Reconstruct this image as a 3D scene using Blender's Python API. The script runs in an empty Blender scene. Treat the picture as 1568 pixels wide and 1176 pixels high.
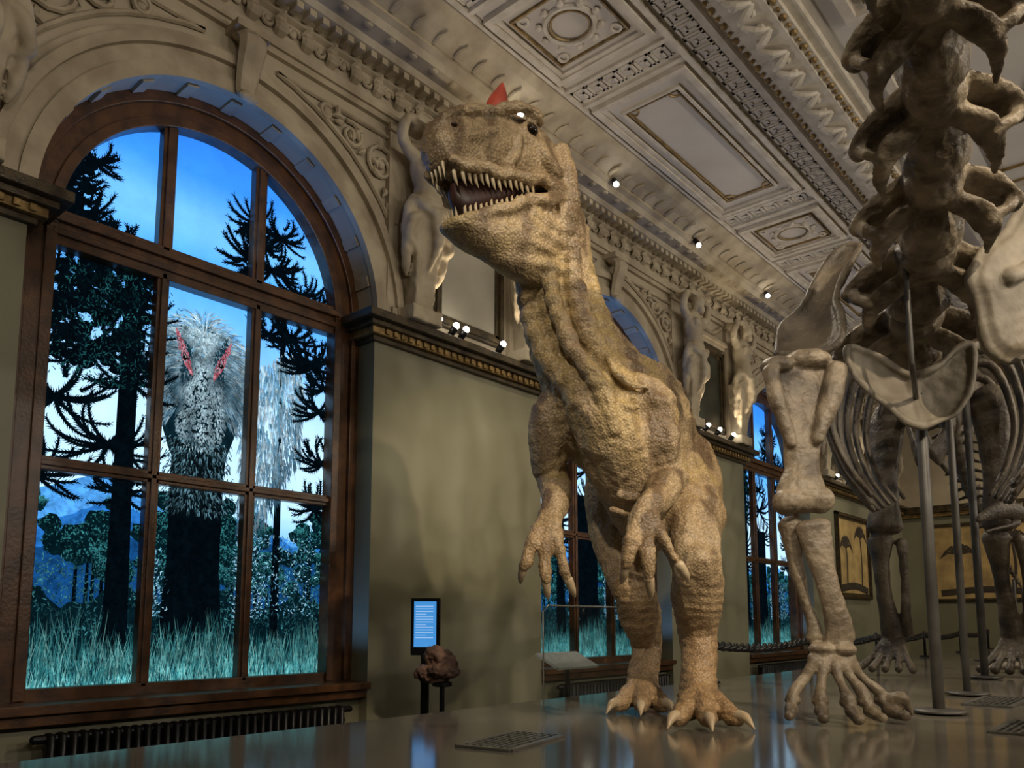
import bpy, bmesh, math, random
from mathutils import Vector, Matrix, noise
V = Vector
SC = bpy.context.scene
COL = SC.collection
random.seed(7)

# ------------------------------------------------------------------ helpers
def mat(name, c1, c2=None, scale=4.0, rough=0.6, metal=0.0, bump=0.0, bscale=30.0, emis=None, es=1.0, detail=6.0, spec=0.5, trans=0.0):
    m = bpy.data.materials.new(name); m.use_nodes = True
    nt = m.node_tree; b = nt.nodes['Principled BSDF']
    b.inputs['Roughness'].default_value = rough
    b.inputs['Metallic'].default_value = metal
    b.inputs['Specular IOR Level'].default_value = spec
    tc = nt.nodes.new('ShaderNodeTexCoord')
    n = nt.nodes.new('ShaderNodeTexNoise'); n.inputs['Scale'].default_value = scale; n.inputs['Detail'].default_value = detail
    nt.links.new(tc.outputs['Object'], n.inputs['Vector'])
    r = nt.nodes.new('ShaderNodeValToRGB')
    c2 = c2 or tuple(x*0.85 for x in c1)
    r.color_ramp.elements[0].position = 0.35; r.color_ramp.elements[1].position = 0.65
    r.color_ramp.elements[0].color = (*c2, 1); r.color_ramp.elements[1].color = (*c1, 1)
    nt.links.new(n.outputs['Fac'], r.inputs['Fac']); nt.links.new(r.outputs['Color'], b.inputs['Base Color'])
    if bump > 0:
        n2 = nt.nodes.new('ShaderNodeTexNoise'); n2.inputs['Scale'].default_value = bscale; n2.inputs['Detail'].default_value = 5
        nt.links.new(tc.outputs['Object'], n2.inputs['Vector'])
        bp = nt.nodes.new('ShaderNodeBump'); bp.inputs['Strength'].default_value = bump; bp.inputs['Distance'].default_value = 0.02
        nt.links.new(n2.outputs['Fac'], bp.inputs['Height']); nt.links.new(bp.outputs['Normal'], b.inputs['Normal'])
    if emis:
        b.inputs['Emission Color'].default_value = (*emis, 1); b.inputs['Emission Strength'].default_value = es
    if trans > 0:
        b.inputs['Transmission Weight'].default_value = trans
    return m

def catmull(pts, sub):
    if len(pts) < 3 or sub <= 1: return [list(p) for p in pts]
    out = []; n = len(pts)
    for i in range(n-1):
        p0 = pts[max(i-1, 0)]; p1 = pts[i]; p2 = pts[i+1]; p3 = pts[min(i+2, n-1)]
        for k in range(sub):
            t = k/sub; t2 = t*t; t3 = t2*t
            out.append([0.5*((2*b)+(-a+c)*t+(2*a-5*b+4*c-d)*t2+(-a+3*b-3*c+d)*t3) for a, b, c, d in zip(p0, p1, p2, p3)])
    out.append(list(pts[-1])); return out

class MB:
    def __init__(s): s.v = []; s.f = []; s.m = []
    def add(s, vs, fs, mi=0):
        o = len(s.v); s.v.extend([tuple(x) for x in vs]); s.f.extend([tuple(i+o for i in f) for f in fs]); s.m.extend([mi]*len(fs))
    def box(s, x0, x1, y0, y1, z0, z1, mi=0):
        s.add([(x0,y0,z0),(x1,y0,z0),(x1,y1,z0),(x0,y1,z0),(x0,y0,z1),(x1,y0,z1),(x1,y1,z1),(x0,y1,z1)],
              [(0,3,2,1),(4,5,6,7),(0,1,5,4),(1,2,6,5),(2,3,7,6),(3,0,4,7)], mi)
    def obox(s, c, ax, ay, az, hx, hy, hz, mi=0):
        c = V(c); vs = []
        for sz in (-1, 1):
            for sx, sy in ((-1,-1),(1,-1),(1,1),(-1,1)):
                vs.append(c+ax*hx*sx+ay*hy*sy+az*hz*sz)
        s.add(vs, [(0,3,2,1),(4,5,6,7),(0,1,5,4),(1,2,6,5),(2,3,7,6),(3,0,4,7)], mi)
    def loft(s, rings, mi=0):
        n = len(rings[0]); vs = [p for r in rings for p in r]; fs = []
        for i in range(len(rings)-1):
            for k in range(n):
                fs.append((i*n+k, i*n+(k+1) % n, (i+1)*n+(k+1) % n, (i+1)*n+k))
        a = sum((V(p) for p in rings[0]), V())/n; b = sum((V(p) for p in rings[-1]), V())/n
        ia = len(vs); vs.append(a); ib = len(vs); vs.append(b); L = (len(rings)-1)*n
        for k in range(n):
            fs.append((ia, (k+1) % n, k)); fs.append((ib, L+k, L+(k+1) % n))
        s.add(vs, fs, mi)
    def tube(s, pts, rads, seg=10, sub=4, ref=(0,0,1), mi=0, cap=0.5):
        P = []
        for p, r in zip(pts, rads):
            if not isinstance(r, (tuple, list)): r = (r, r)
            P.append([p[0], p[1], p[2], r[0], r[1]])
        P = catmull(P, sub); n = len(P); C = [V(p[:3]) for p in P]
        T = []
        for i in range(n):
            t = C[min(i+1, n-1)]-C[max(i-1, 0)]
            if t.length < 1e-6: t = V((0,0,1))
            T.append(t.normalized())
        N = V(ref); rings = []
        def ring(c, t, N, r1, r2):
            S = t.cross(N).normalized()
            return [c+S*(math.cos(2*math.pi*k/seg)*r1)+N*(math.sin(2*math.pi*k/seg)*r2) for k in range(seg)]
        for i in range(n):
            N = N-T[i]*N.dot(T[i])
            if N.length < 1e-4: N = T[i].orthogonal()
            N.normalize(); r1 = max(P[i][3], 1e-4); r2 = max(P[i][4], 1e-4); rm = min(r1, r2)
            if i == 0 and cap:
                rings.append(ring(C[0]-T[0]*rm*cap*1.2, T[0], N, r1*.35, r2*.35)); rings.append(ring(C[0]-T[0]*rm*cap*.75, T[0], N, r1*.75, r2*.75))
            rings.append(ring(C[i], T[i], N, r1, r2))
            if i == n-1 and cap:
                rings.append(ring(C[i]+T[i]*rm*cap*.75, T[i], N, r1*.75, r2*.75)); rings.append(ring(C[i]+T[i]*rm*cap*1.2, T[i], N, r1*.35, r2*.35))
        s.loft(rings, mi)
    def ell(s, c, r, ax=None, seg=12, rg=8, mi=0):
        c = V(c)
        if not isinstance(r, (tuple, list)): r = (r, r, r)
        A = ax or (V((1,0,0)), V((0,1,0)), V((0,0,1))); rings = []
        for i in range(rg+1):
            th = math.pi*(i+0.02)/(rg+0.04); z = -math.cos(th); q = math.sin(th)
            rings.append([c+A[0]*(r[0]*q*math.cos(2*math.pi*k/seg))+A[1]*(r[1]*q*math.sin(2*math.pi*k/seg))+A[2]*(r[2]*z) for k in range(seg)])
        s.loft(rings, mi)
    def prism(s, prof, y0, y1, mi=0):   # profile of (x,z), swept along y
        n = len(prof); vs = [(x, y0, z) for x, z in prof]+[(x, y1, z) for x, z in prof]
        fs = [(k, (k+1) % n, n+(k+1) % n, n+k) for k in range(n)]+[tuple(range(n))[::-1], tuple(range(n, 2*n))]
        s.add(vs, fs, mi)
    def arch(s, cy, cz, r0, r1, x0, x1, mi=0, seg=40):
        vs = []; fs = []
        for i in range(seg+1):
            a = math.pi*i/seg; c, d = math.cos(a), math.sin(a)
            vs += [(x0, cy+c*r0, cz+d*r0), (x1, cy+c*r0, cz+d*r0), (x1, cy+c*r1, cz+d*r1), (x0, cy+c*r1, cz+d*r1)]
        for i in range(seg):
            for k in range(4):
                fs.append((4*i+k, 4*i+(k+1) % 4, 4*i+4+(k+1) % 4, 4*i+4+k))
        fs += [(0,1,2,3), (4*seg+3, 4*seg+2, 4*seg+1, 4*seg)]
        s.add(vs, fs, mi)
    def obj(s, name, mats, smooth=False, parent=None, bevel=0.0, fix=True):
        me = bpy.data.meshes.new(name); me.from_pydata(s.v, [], s.f)
        for m in (mats if isinstance(mats, (list, tuple)) else [mats]): me.materials.append(m)
        me.polygons.foreach_set('material_index', s.m)
        if fix:
            bm = bmesh.new(); bm.from_mesh(me); bmesh.ops.recalc_face_normals(bm, faces=bm.faces); bm.to_mesh(me); bm.free()
        if smooth: me.polygons.foreach_set('use_smooth', [True]*len(me.polygons))
        o = bpy.data.objects.new(name, me); COL.objects.link(o)
        if parent: o.parent = parent
        if bevel > 0:
            b = o.modifiers.new('bevel', 'BEVEL'); b.width = bevel; b.segments = 2; b.limit_method = 'ANGLE'
        return o

def fuse(mb, name, mats, voxel, smooth=4, parent=None, fac=0.5):
    o = mb.obj(name+'_tmp', mats)
    r = o.modifiers.new('r', 'REMESH'); r.mode = 'VOXEL'; r.voxel_size = voxel
    s = o.modifiers.new('s', 'SMOOTH'); s.iterations = smooth; s.factor = fac
    dg = bpy.context.evaluated_depsgraph_get(); dg.update()
    me = bpy.data.meshes.new_from_object(o.evaluated_get(dg)); me.name = name
    bpy.data.objects.remove(o)
    me.polygons.foreach_set('use_smooth', [True]*len(me.polygons))
    n = bpy.data.objects.new(name, me); COL.objects.link(n)
    if parent: n.parent = parent
    return n

def displace(me, fn):
    nor = [v.normal.copy() for v in me.vertices]
    for v, n in zip(me.vertices, nor):
        v.co += n*fn(v.co, n)
    me.update()

# ------------------------------------------------------------------ materials
M_green = mat('sage_wall_paint', (.225,.213,.138), (.195,.184,.118), 1.2, .5, bump=.05, bscale=60)
M_cream = mat('cream_plaster', (.45,.38,.265), (.39,.325,.225), 2.0, .7, bump=.08, bscale=25)
M_stucco = mat('stucco_ornament', (.47,.395,.275), (.30,.24,.16), 3.0, .65, bump=.12, bscale=30)
M_ceil = mat('ceiling_plaster', (.57,.52,.45), (.50,.45,.39), 1.3, .75, bump=.06, bscale=20)
M_ceil2 = mat('ceiling_moulding', (.61,.545,.45), (.47,.41,.32), 6, .65, bump=.12, bscale=50)
M_gold = mat('aged_gilding', (.36,.24,.09), (.16,.10,.035), 12, .4, .5, bump=.3, bscale=60)
M_ledge = mat('dark_gilt_ledge', (.085,.06,.028), (.03,.022,.012), 10, .35, .3, bump=.3, bscale=60)
M_wood = mat('oak_window_frame', (.12,.05,.017), (.05,.022,.009), 7, .36, bump=.15, bscale=40)
M_floor = mat('dark_stone_floor', (.05,.045,.04), (.035,.03,.028), 3, .3)
M_plat = mat('polished_display_platform', (.20,.18,.145), (.17,.155,.125), 2.0, .11, bump=.010, bscale=8, spec=1.0)
M_black = mat('black_metal', (.015,.015,.016), (.008,.008,.009), 5, .35, .5)
M_pole = mat('grey_steel', (.10,.095,.085), (.065,.06,.055), 5, .45, .3)
M_bone = mat('fossil_bone', (.30,.24,.165), (.09,.068,.046), 4.5, .45, bump=.6, bscale=26)
M_bone_m = mat('mottled_fossil_bone', (.31,.25,.17), (.07,.052,.035), 6.0, .42, bump=.7, bscale=24)
M_bone_d = mat('dark_fossil_bone', (.16,.126,.085), (.05,.038,.027), 4.5, .5, bump=.6, bscale=28)
M_bone_p = mat('pale_cast_bone', (.29,.25,.19), (.17,.145,.108), 5, .6, bump=.3, bscale=20)
M_lamp = mat('lamp_lens', (1,1,1), (1,1,1), emis=(1,.93,.8), es=25)
M_tooth = mat('ivory_teeth', (.60,.49,.31), (.42,.32,.19), 10, .35)
M_eye = mat('glass_eye', (.05,.028,.012), (.01,.006,.004), 10, .06)
M_mouth = mat('mouth_lining', (.05,.018,.013), (.02,.008,.006), 8, .4)
M_horn = mat('red_horn', (.48,.07,.035), (.30,.045,.025), 6, .35, bump=.3, bscale=40)
M_claw = mat('horn_claw', (.60,.48,.31), (.43,.32,.2), 8, .3)
M_glass = mat('clear_glass', (.9,.95,.93), (.9,.95,.93), rough=.02, trans=1.0)
M_canvas = mat('aged_mirror_canvas', (.36,.33,.26), (.29,.265,.20), 1.5, .4)
M_canvas_d = mat('dark_oil_canvas', (.04,.045,.03), (.015,.015,.01), 2.5, .35)

def alpha(l, q, z):   # display axes of the exhibits (turned 40.9 deg to the walls)
    return V((6+l*.7559-q*.6547, l*.6547+q*.7559, z+1.5))

# ------------------------------------------------------------------ room
CZ = 7.4; WC = [3.32, 9.0, 14.68]; HP = 2.84; RO = 1.54; ZS = 4.45; RG = 1.29
def build_walls():
    mb = MB()
    mb.box(-.5, 0, -3, WC[0]-RO, 0, 4.4, 0); mb.box(-.5, 0, -3, WC[0]-HP, 4.4, CZ, 1)
    mb.box(-.5, 0, WC[2]+RO, 22.8, 0, 4.4, 0); mb.box(-.5, 0, WC[2]+HP, 22.8, 4.4, CZ, 1)
    for i, c in enumerate(WC):
        if i < 2: mb.box(-.5, 0, c+RO, WC[i+1]-RO, 0, 4.4, 0)
        mb.box(-.5, -.12, c-RO, c+RO, 0, .93, 0)
        mb.box(-.5, 0, c-HP, c-RO, 4.4, CZ, 1); mb.box(-.5, 0, c+RO, c+HP, 4.4, CZ, 1)
        N = 40; vs = []; fs = []
        for k in range(N+1):
            a = math.pi*k/N; y = c+RO*math.cos(a); z = ZS+RO*math.sin(a)
            vs += [(-.5,y,z),(0,y,z),(0,y,CZ),(-.5,y,CZ)]
        for k in range(N):
            for j in range(4): fs.append((4*k+j, 4*k+(j+1)%4, 4*k+4+(j+1)%4, 4*k+4+j))
        mb.add(vs, fs, 1)
    mb.obj('wall_left', [M_green, M_cream])
    mb = MB(); mb.box(-.5, 12.5, 22.8, 23.2, 0, 4.4, 0); mb.box(-.5, 12.5, 22.8, 23.2, 4.4, CZ, 1); mb.obj('wall_back', [M_green, M_cream])
    mb = MB(); mb.box(12, 12.4, -3, 22.8, 0, 4.4, 0); mb.box(12, 12.4, -3, 22.8, 4.4, CZ, 1); mb.obj('wall_right', [M_green, M_cream])
    mb = MB(); mb.box(-.5, 12.4, -3.4, -3, 0, 4.4, 0); mb.box(-.5, 12.4, -3.4, -3, 4.4, CZ, 1); mb.obj('wall_front', [M_green, M_cream])
    mb = MB(); mb.box(-.5, 12.4, -3.4, 23.2, -.2, 0); mb.obj('floor', M_floor)
    mb = MB(); mb.box(-.5, 12.4, -3.4, 23.2, CZ, CZ+.2); mb.obj('ceiling', M_ceil)
build_walls()

def ledge():
    mb = MB()
    segs = [(-3, WC[0]-RO), (WC[0]+RO, WC[1]-RO), (WC[1]+RO, WC[2]-RO), (WC[2]+RO, 22.8)]
    for a, b in segs:
        for z0, z1, p, mi in ((4.24,4.29,.05,0),(4.29,4.36,.10,1),(4.36,4.41,.15,0),(4.41,4.49,.22,0)):
            mb.box(-.28, p, a-(p if a > 0 else 0), min(22.8, b+p), z0, z1, mi)
        y = a+.05
        while y < b:
            mb.box(.09, .125, y, y+.05, 4.30, 4.355, 1); y += .1
    mb.obj('trim_1', [M_ledge, M_gold], bevel=.008)
    mb = MB()
    mb.box(0, 12, 22.55, 22.8, 4.3, 4.47, 0); mb.box(0, 12, 22.65, 22.8, 4.2, 4.3, 1)
    mb.box(11.78, 12, -3, 22.8, 4.3, 4.47, 0); mb.box(11.88, 12, -3, 22.8, 4.2, 4.3, 1)
    mb.obj('trim_2', [M_ledge, M_gold])
ledge()

def scroll(mb, y, z, R, dirn=1, x=.03, r=.025, turns=1.6, start=0, xs=1):
    pts = []; rr = []
    n = 22
    for i in range(n):
        t = i/(n-1); a = start+dirn*turns*2*math.pi*t; q = R*(1-.88*t)
        pts.append((x*xs, y+q*math.cos(a), z+q*math.sin(a))); rr.append(r*(1-.3*t))
    mb.tube(pts, rr, 6, 1, ref=(1,0,0)); mb.ell((x, y, z), (r*1.3, r*1.8, r*1.8), seg=8, rg=5)
def leaf(mb, p, d, L, w, x=.03):
    d = V((0, d[0], d[1])).normalized(); p = V(p)
    s = V((0, -d.z, d.y))
    mb.tube([p, p+d*L*.5+s*L*.12+V((x,0,0)), p+d*L+V((x*.5,0,0))], [(w*.4, .012), (w, .03), (w*.15, .01)], 6, 3, ref=(1,0,0))

def upper_decor():
    mb = MB()
    for c in WC:
        mb.arch(c, ZS, RO-.02, RO+.10, 0, .07); mb.arch(c, ZS, RO+.10, RO+.22, 0, .045)
        mb.arch(c, ZS, RO+.22, RO+.30, 0, .10); mb.arch(c, ZS, RO+.30, RO+.36, 0, .05)
        mb.tube([(.06,c,6.5),(.20,c,6.42),(.14,c,6.2),(.10,c,6.0),(.16,c,5.93)], [(.13,.05),(.13,.08),(.11,.06),(.09,.05),(.09,.05)], 8, 4, ref=(1,0,0))
        mb.box(0,.22,c-.16,c+.16,6.5,6.56)
        for k in range(1, 12):
            a = math.pi*k/12; y = c+1.53*math.cos(a); z = ZS+1.53*math.sin(a)
            mb.obox((-.13, y, z), V((1,0,0)), V((0,-math.sin(a),math.cos(a))), V((0,math.cos(a),math.sin(a))), .10, .05, .02)
        for sg in (-1, 1):
            y0, y1 = c+sg*.35, c+sg*1.95
            pts = [(.02, y0, 6.42), (.02, y1, 6.42), (.02, y1, 5.35)]
            for k in range(9):
                a = math.radians(18+k*(75-18)/8); pts.append((.02, c+sg*(RO+.46)*math.cos(a), ZS+(RO+.46)*math.sin(a)))
            pts = [pts[0], pts[1]]+pts[3:]+[pts[0]]
            mb.tube(pts, [.025]*len(pts), 6, 1, ref=(1,0,0), cap=0)
            scroll(mb, c+sg*1.55, 6.08, .22, sg, start=0); scroll(mb, c+sg*1.18, 6.22, .14, -sg, start=2)
            scroll(mb, c+sg*1.74, 5.68, .15, -sg, start=1); scroll(mb, c+sg*.88, 6.31, .08, sg, start=1)
            for q in range(14):
                yy = c+sg*(.95+.065*q); zz = 6.32-.06*q*(q/13)
                leaf(mb, (0.02, yy, zz), (math.cos(q*1.7), math.sin(q*1.7)), .12, .03)
    mb.box(0, .05, -3, 22.8, 6.56, 6.62); mb.box(0, .08, -3, 22.8, 6.62, 6.66)
    piers = [.48, 6.16, 11.84, 17.6, 20.6]
    for p in piers:
        for sg in (-1, 1):
            mb.box(0, .06, p+sg*.93-.27, p+sg*.93+.27, 4.47, 6.56)
            mb.box(0, .09, p+sg*.93-.22, p+sg*.93+.22, 4.47, 4.62)
            mb.box(.06, .10, p+sg*.93-.30, p+sg*.93+.30, 6.48, 6.56)
        mb.box(0, .12, p-.6, p+.6, 6.16, 6.22); mb.box(0,.08,p-.55,p+.55,6.08,6.16)
        for k in range(13):
            t = k/12*2-1; mb.ell((.05, p+t*.45, 6.46-.16*(1-t*t)), (.05,.045,.045), seg=7, rg=5)
        scroll(mb, p-.2, 6.32, .07, 1); scroll(mb, p+.2, 6.32, .07, -1)
    mb.obj('trim_3', M_stucco, smooth=False)
    mb = MB()
    prof = [(0,6.66),(.06,6.66),(.08,6.72),(.06,6.74),(.06,6.93),(.10,6.95),(.16,7.0),(.30,7.02),(.34,7.07),(.50,7.08),(.54,7.14),(.60,7.17),(.60,7.20),(.72,7.26),(.86,7.30),(.98,7.37),(.98,7.4),(0,7.4)]
    mb.prism(prof, -3, 22.8, 0)
    y = -2.9
    while y < 22.7:
        mb.box(.15, .28, y, y+.07, 6.955, 7.02, 0); y += .14
    y = -2.8; k = 0
    while y < 22.6:
        mb.tube([(.06,y,6.75),(.13,y,6.80),(.10,y,6.88),(.16,y,6.93)], [(.05,.02),(.075,.03),(.06,.025),(.02,.015)], 6, 3, ref=(1,0,0))
        scroll(mb, y+.14, 6.83, .065, 1 if k % 2 else -1, x=.085, r=.018, turns=1.2)
        mb.tube([(.62,y,7.20),(.70,y,7.225),(.78,y+.02,7.25)], [(.03,.012),(.04,.015),(.015,.01)], 6, 2, ref=(0,0,1))
        mb.ell((.45, y+.14, 7.075), (.05,.05,.025), seg=8, rg=4)
        y += .28; k += 1
    mb.obj('trim_4', M_stucco)
    mb = MB(); p2 = [(12-x, z) for x, z in prof]; mb.prism(p2, -3, 22.8)
    mb.box(0,12,22.3,22.8,7.05,7.4); mb.box(0,12,22.5,22.8,6.7,7.05); mb.box(0,12,-3,-2.6,7.0,7.4)
    mb.obj('trim_5', M_stucco)
upper_decor()

def ceiling_decor():
    a = MB()
    def fr(x0,x1,y0,y1,w,h,mi=0,z=CZ):
        a.box(x0,x1,y0,y0+w,z-h,z,mi); a.box(x0,x1,y1-w,y1,z-h,z,mi)
        a.box(x0,x0+w,y0+w,y1-w,z-h,z,mi); a.box(x1-w,x1,y0+w,y1-w,z-h,z,mi)
    def key(x0, y0, u, along, n):
        for k in range(n):
            segs = [(0,0,.9,.12),(0,0,.12,1),(0,.88,.62,1),(.5,.35,.62,1),(.26,.35,.62,.47),(.78,0,.9,1.0),(.78,.88,1,1)]
            for s in segs:
                (p0,q0,p1,q1) = s
                p0 += k; p1 += k
                if along == 'y': a.box(x0+q0*u, x0+q1*u, y0+p0*u, y0+p1*u, CZ-.013, CZ)
                else: a.box(x0+p0*u, x0+p1*u, y0+q0*u, y0+q1*u, CZ-.013, CZ)
    def cring(cx, cy, rx, ry, r, h=.0, mi=0):
        n = 28
        pts = [(cx+rx*math.cos(2*math.pi*k/n), cy+ry*math.sin(2*math.pi*k/n), CZ-.01-h) for k in range(n+1)]
        a.tube(pts, [r]*(n+1), 6, 1, ref=(0,0,1), mi=mi, cap=0)
    for mir in (0, 1):
        def X(x0, x1): return (12-x1, 12-x0) if mir else (x0, x1)
        for k in range(-2, 4):
            cy = 5.9+5.66*k
            if cy < -2 or cy > 22: continue
            x0, x1 = X(1.05, 2.25); fr(x0, x1, cy-.62, cy+.62, .07, .06); fr(x0+.07, x1-.07, cy-.55, cy+.55, .05, .035)
            x0, x1 = X(1.22, 2.08); fr(x0, x1, cy-.42, cy+.42, .02, .03, 1)
            xm = (x0+x1)/2
            cring(xm, cy, .25, .25, .03); cring(xm, cy, .20, .20, .012, .01, 1)
            for j in range(10):
                an = 2*math.pi*j/10; a.ell((xm+.31*math.cos(an), cy+.31*math.sin(an), CZ-.02), (.04,.04,.03), seg=7, rg=4)
            for sx in (-1,1):
                for sy in (-1,1):
                    cring(xm+sx*.33, cy+sy*.33, .05, .05, .018)
            for sg in (-1, 1):
                yb = cy+sg*.95; x0, x1 = X(1.0, 2.3)
                a.box(x0, x1, yb-.20, yb-.15, CZ-.04, CZ); a.box(x0, x1, yb+.15, yb+.20, CZ-.04, CZ)
                key(x0+.03, yb-.1, .2, 'x', 6)
        for k in range(-2, 4):
            cy = 8.74+5.66*k
            if cy < -2 or cy > 21.5: continue
            x0, x1 = X(1.05, 2.25); fr(x0, x1, cy-1.62, cy+1.62, .07, .06); fr(x0+.07, x1-.07, cy-1.55, cy+1.55, .05, .035)
            x0, x1 = X(1.27, 2.03); fr(x0, x1, cy-1.35, cy+1.35, .035, .035)
            fr(x0+.06, x1-.06, cy-1.29, cy+1.29, .016, .025, 1)
            for sx in (x0+.1, x1-.1):
                for sy in (-1.25, 1.25): cring(sx, cy+sy, .07, .07, .014, 0, 1)
        x0, x1 = X(2.30, 2.36); a.box(x0, x1, -2.6, 22.3, CZ-.05, CZ)
        x0, x1 = X(2.66, 2.74); a.box(x0, x1, -2.6, 22.3, CZ-.06, CZ)
        x0, x1 = X(.98, 1.02); a.box(x0, x1, -2.6, 22.3, CZ-.05, CZ)
        x0, x1 = X(2.40, 2.62); key(x0, -2.4, .22, 'y', 110)
        x0, x1 = X(2.85, 3.40); a.box(x0, x1, -3, 22.6, CZ-.14, CZ)
        x0, x1 = X(2.93, 3.32); a.box(x0, x1, -3, 22.6, CZ-.18, CZ-.14)
        x0, x1 = X(3.40, 3.50); a.box(x0, x1, -3, 22.6, CZ-.08, CZ)
        y = -2.6
        while y < 22.4:
            for xx in (2.87, 3.36):
                xm = 12-xx if mir else xx
                a.ell((xm, y, CZ-.15), (.035,.05,.03), seg=6, rg=4, mi=1); a.ell((xm, y+.13, CZ-.15), (.025,.03,.025), seg=6, rg=4, mi=1)
            y += .26
        y = -2.4; j = 0
        while y < 22.2:
            xm = 12-3.12 if mir else 3.12
            a.tube([(xm-.10, y, CZ-.19), (xm, y+.06, CZ-.24), (xm+.10, y+.16, CZ-.20)], [(.03,.02),(.05,.035),(.02,.02)], 6, 3)
            a.tube([(xm+.10, y+.2, CZ-.19), (xm, y+.26, CZ-.24), (xm-.10, y+.36, CZ-.20)], [(.03,.02),(.05,.035),(.02,.02)], 6, 3)
            a.ell((xm+.03*(-1)**j, y+.1, CZ-.21), (.06,.05,.045), seg=8, rg=5); a.ell((xm-.06*(-1)**j, y+.3, CZ-.20), (.035,.035,.035), seg=7, rg=5); y += .42; j += 1
    for k in range(5):
        cy = 1.0+4.6*k
        fr(3.75, 8.25, cy-2.1, cy+2.1, .10, .06); fr(3.95, 8.05, cy-1.9, cy+1.9, .02, .03, 1); fr(4.35, 7.65, cy-1.5, cy+1.5, .03, .03, 1)
        cring(6, cy, 1.0, 1.0, .05); cring(6, cy, .85, .85, .02, 0, 1)
    a.obj('trim_6', [M_ceil2, M_gold])
ceiling_decor()

# ------------------------------------------------------------------ windows
def mural_material():
    out = []
    for nm, samp, sc, lo, hi, f0, f1 in (('backlit_mural_sky', 'AUTO', 2.5, .88, 1.1, .3, .7), ('backlit_mural_print', 'NONE', 16, .6, 1.35, .36, .64)):
        m = bpy.data.materials.new(nm); m.use_nodes = True; nt = m.node_tree
        for n in list(nt.nodes): nt.nodes.remove(n)
        o = nt.nodes.new('ShaderNodeOutputMaterial'); e = nt.nodes.new('ShaderNodeEmission'); c = nt.nodes.new('ShaderNodeVertexColor'); c.layer_name = 'Col'
        tc = nt.nodes.new('ShaderNodeTexCoord'); nz = nt.nodes.new('ShaderNodeTexNoise'); nz.inputs['Scale'].default_value = sc; nz.inputs['Detail'].default_value = 6; nz.inputs['Roughness'].default_value = .65
        mr = nt.nodes.new('ShaderNodeMapRange'); mr.inputs['To Min'].default_value = lo; mr.inputs['To Max'].default_value = hi
        mr.inputs['From Min'].default_value = f0; mr.inputs['From Max'].default_value = f1
        mx = nt.nodes.new('ShaderNodeVectorMath'); mx.operation = 'SCALE'
        nt.links.new(tc.outputs['Object'], nz.inputs['Vector']); nt.links.new(nz.outputs['Fac'], mr.inputs['Value'])
        nt.links.new(c.outputs['Color'], mx.inputs[0]); nt.links.new(mr.outputs['Result'], mx.inputs['Scale'])
        nt.links.new(mx.outputs['Vector'], e.inputs['Color']); nt.links.new(e.outputs['Emission'], o.inputs['Surface'])
        e.inputs['Strength'].default_value = 1.40 if samp == 'AUTO' else 1.1
        m.cycles.emission_sampling = samp; out.append(m)
    return out
M_sky, M_print = mural_material()

class Paint:
    def __init__(s): s.v = []; s.f = []; s.c = []; s.k = 0
    def poly(s, pts, col):
        o = len(s.v); x = s.k*.00008
        s.v += [(x, a, b) for a, b in pts]; s.f.append(tuple(range(o, o+len(pts)))); s.c.append(col)
    def layer(s): s.k += 1
    def obj(s, name, m, parent, cy):
        me = bpy.data.meshes.new(name); me.from_pydata([(-.418+x, cy+a, 1.03+b) for x, a, b in s.v], [], s.f)
        at = me.color_attributes.new('Col', 'FLOAT_COLOR', 'CORNER'); buf = []
        for f, c in zip(s.f, s.c):
            for j in range(len(f)):
                cc = c[j] if isinstance(c[0], (tuple, list)) else c
                buf.extend((cc[0], cc[1], cc[2], 1))
        at.data.foreach_set('color', buf)
        me.materials.append(m); o = bpy.data.objects.new(name, me); COL.objects.link(o); o.parent = parent; return o

def frond(P, a, b, ang, L, curl, w, col, R):
    n = max(6, int(L/.022)); x, y, t = a, b, ang; pr = None
    for i in range(n):
        f = i/n; ww = w*(1-.6*f); nx, ny = -math.sin(t), math.cos(t)
        cur = ((x+nx*ww, y+ny*ww), (x-nx*ww, y-ny*ww))
        if pr: P.poly([pr[0], cur[0], cur[1], pr[1]], col)
        pr = cur
        for sg in (-1, 1):
            ta = t+sg*R.uniform(.35, .8); l = R.uniform(.030, .055)*(1-.25*f)
            bx, by = x+nx*ww*.6*sg, y+ny*ww*.6*sg; dx, dy = math.cos(t)*.010, math.sin(t)*.010
            P.poly([(bx-dx, by-dy), (bx+dx, by+dy), (bx+math.cos(ta)*l, by+math.sin(ta)*l)], col)
        x += math.cos(t)*L/n; y += math.sin(t)*L/n; t += curl/n
def whorl(P, a, b, n, L, R, col=(.0006,.003,.005), a0=-.5, a1=3.6, w=.016):
    for i in range(n):
        an = a0+(a1-a0)*(i+.5)/n+R.uniform(-.15,.15); cu = (1.3 if math.cos(an) > 0 else -1.3)*R.uniform(.5,1.3)
        frond(P, a, b, an-cu*.6, L*R.uniform(.7,1.1), cu, w, col, R)
        if R.random() < .6: frond(P, a+math.cos(an)*L*.35, b+math.sin(an)*L*.3, an+R.uniform(-.7,.7), L*.5, cu*.7, w*.85, col, R)
def blob(P, a, b, r, col, R, n=9):
    P.poly([(a+r*R.uniform(.75,1.2)*math.cos(2*math.pi*k/n), b+r*R.uniform(.6,1.0)*math.sin(2*math.pi*k/n)) for k in range(n)], col)
def stroke(P, a, b, t, l, w, col):
    dx, dy = -math.sin(t)*w, math.cos(t)*w
    P.poly([(a-dx,b-dy),(a+math.cos(t)*l*.5-dx*.8,b+math.sin(t)*l*.5-dy*.8),(a+l*math.cos(t),b+l*math.sin(t)),(a+math.cos(t)*l*.5+dx*.8,b+math.sin(t)*l*.5+dy*.8),(a+dx,b+dy)], col)
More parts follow.
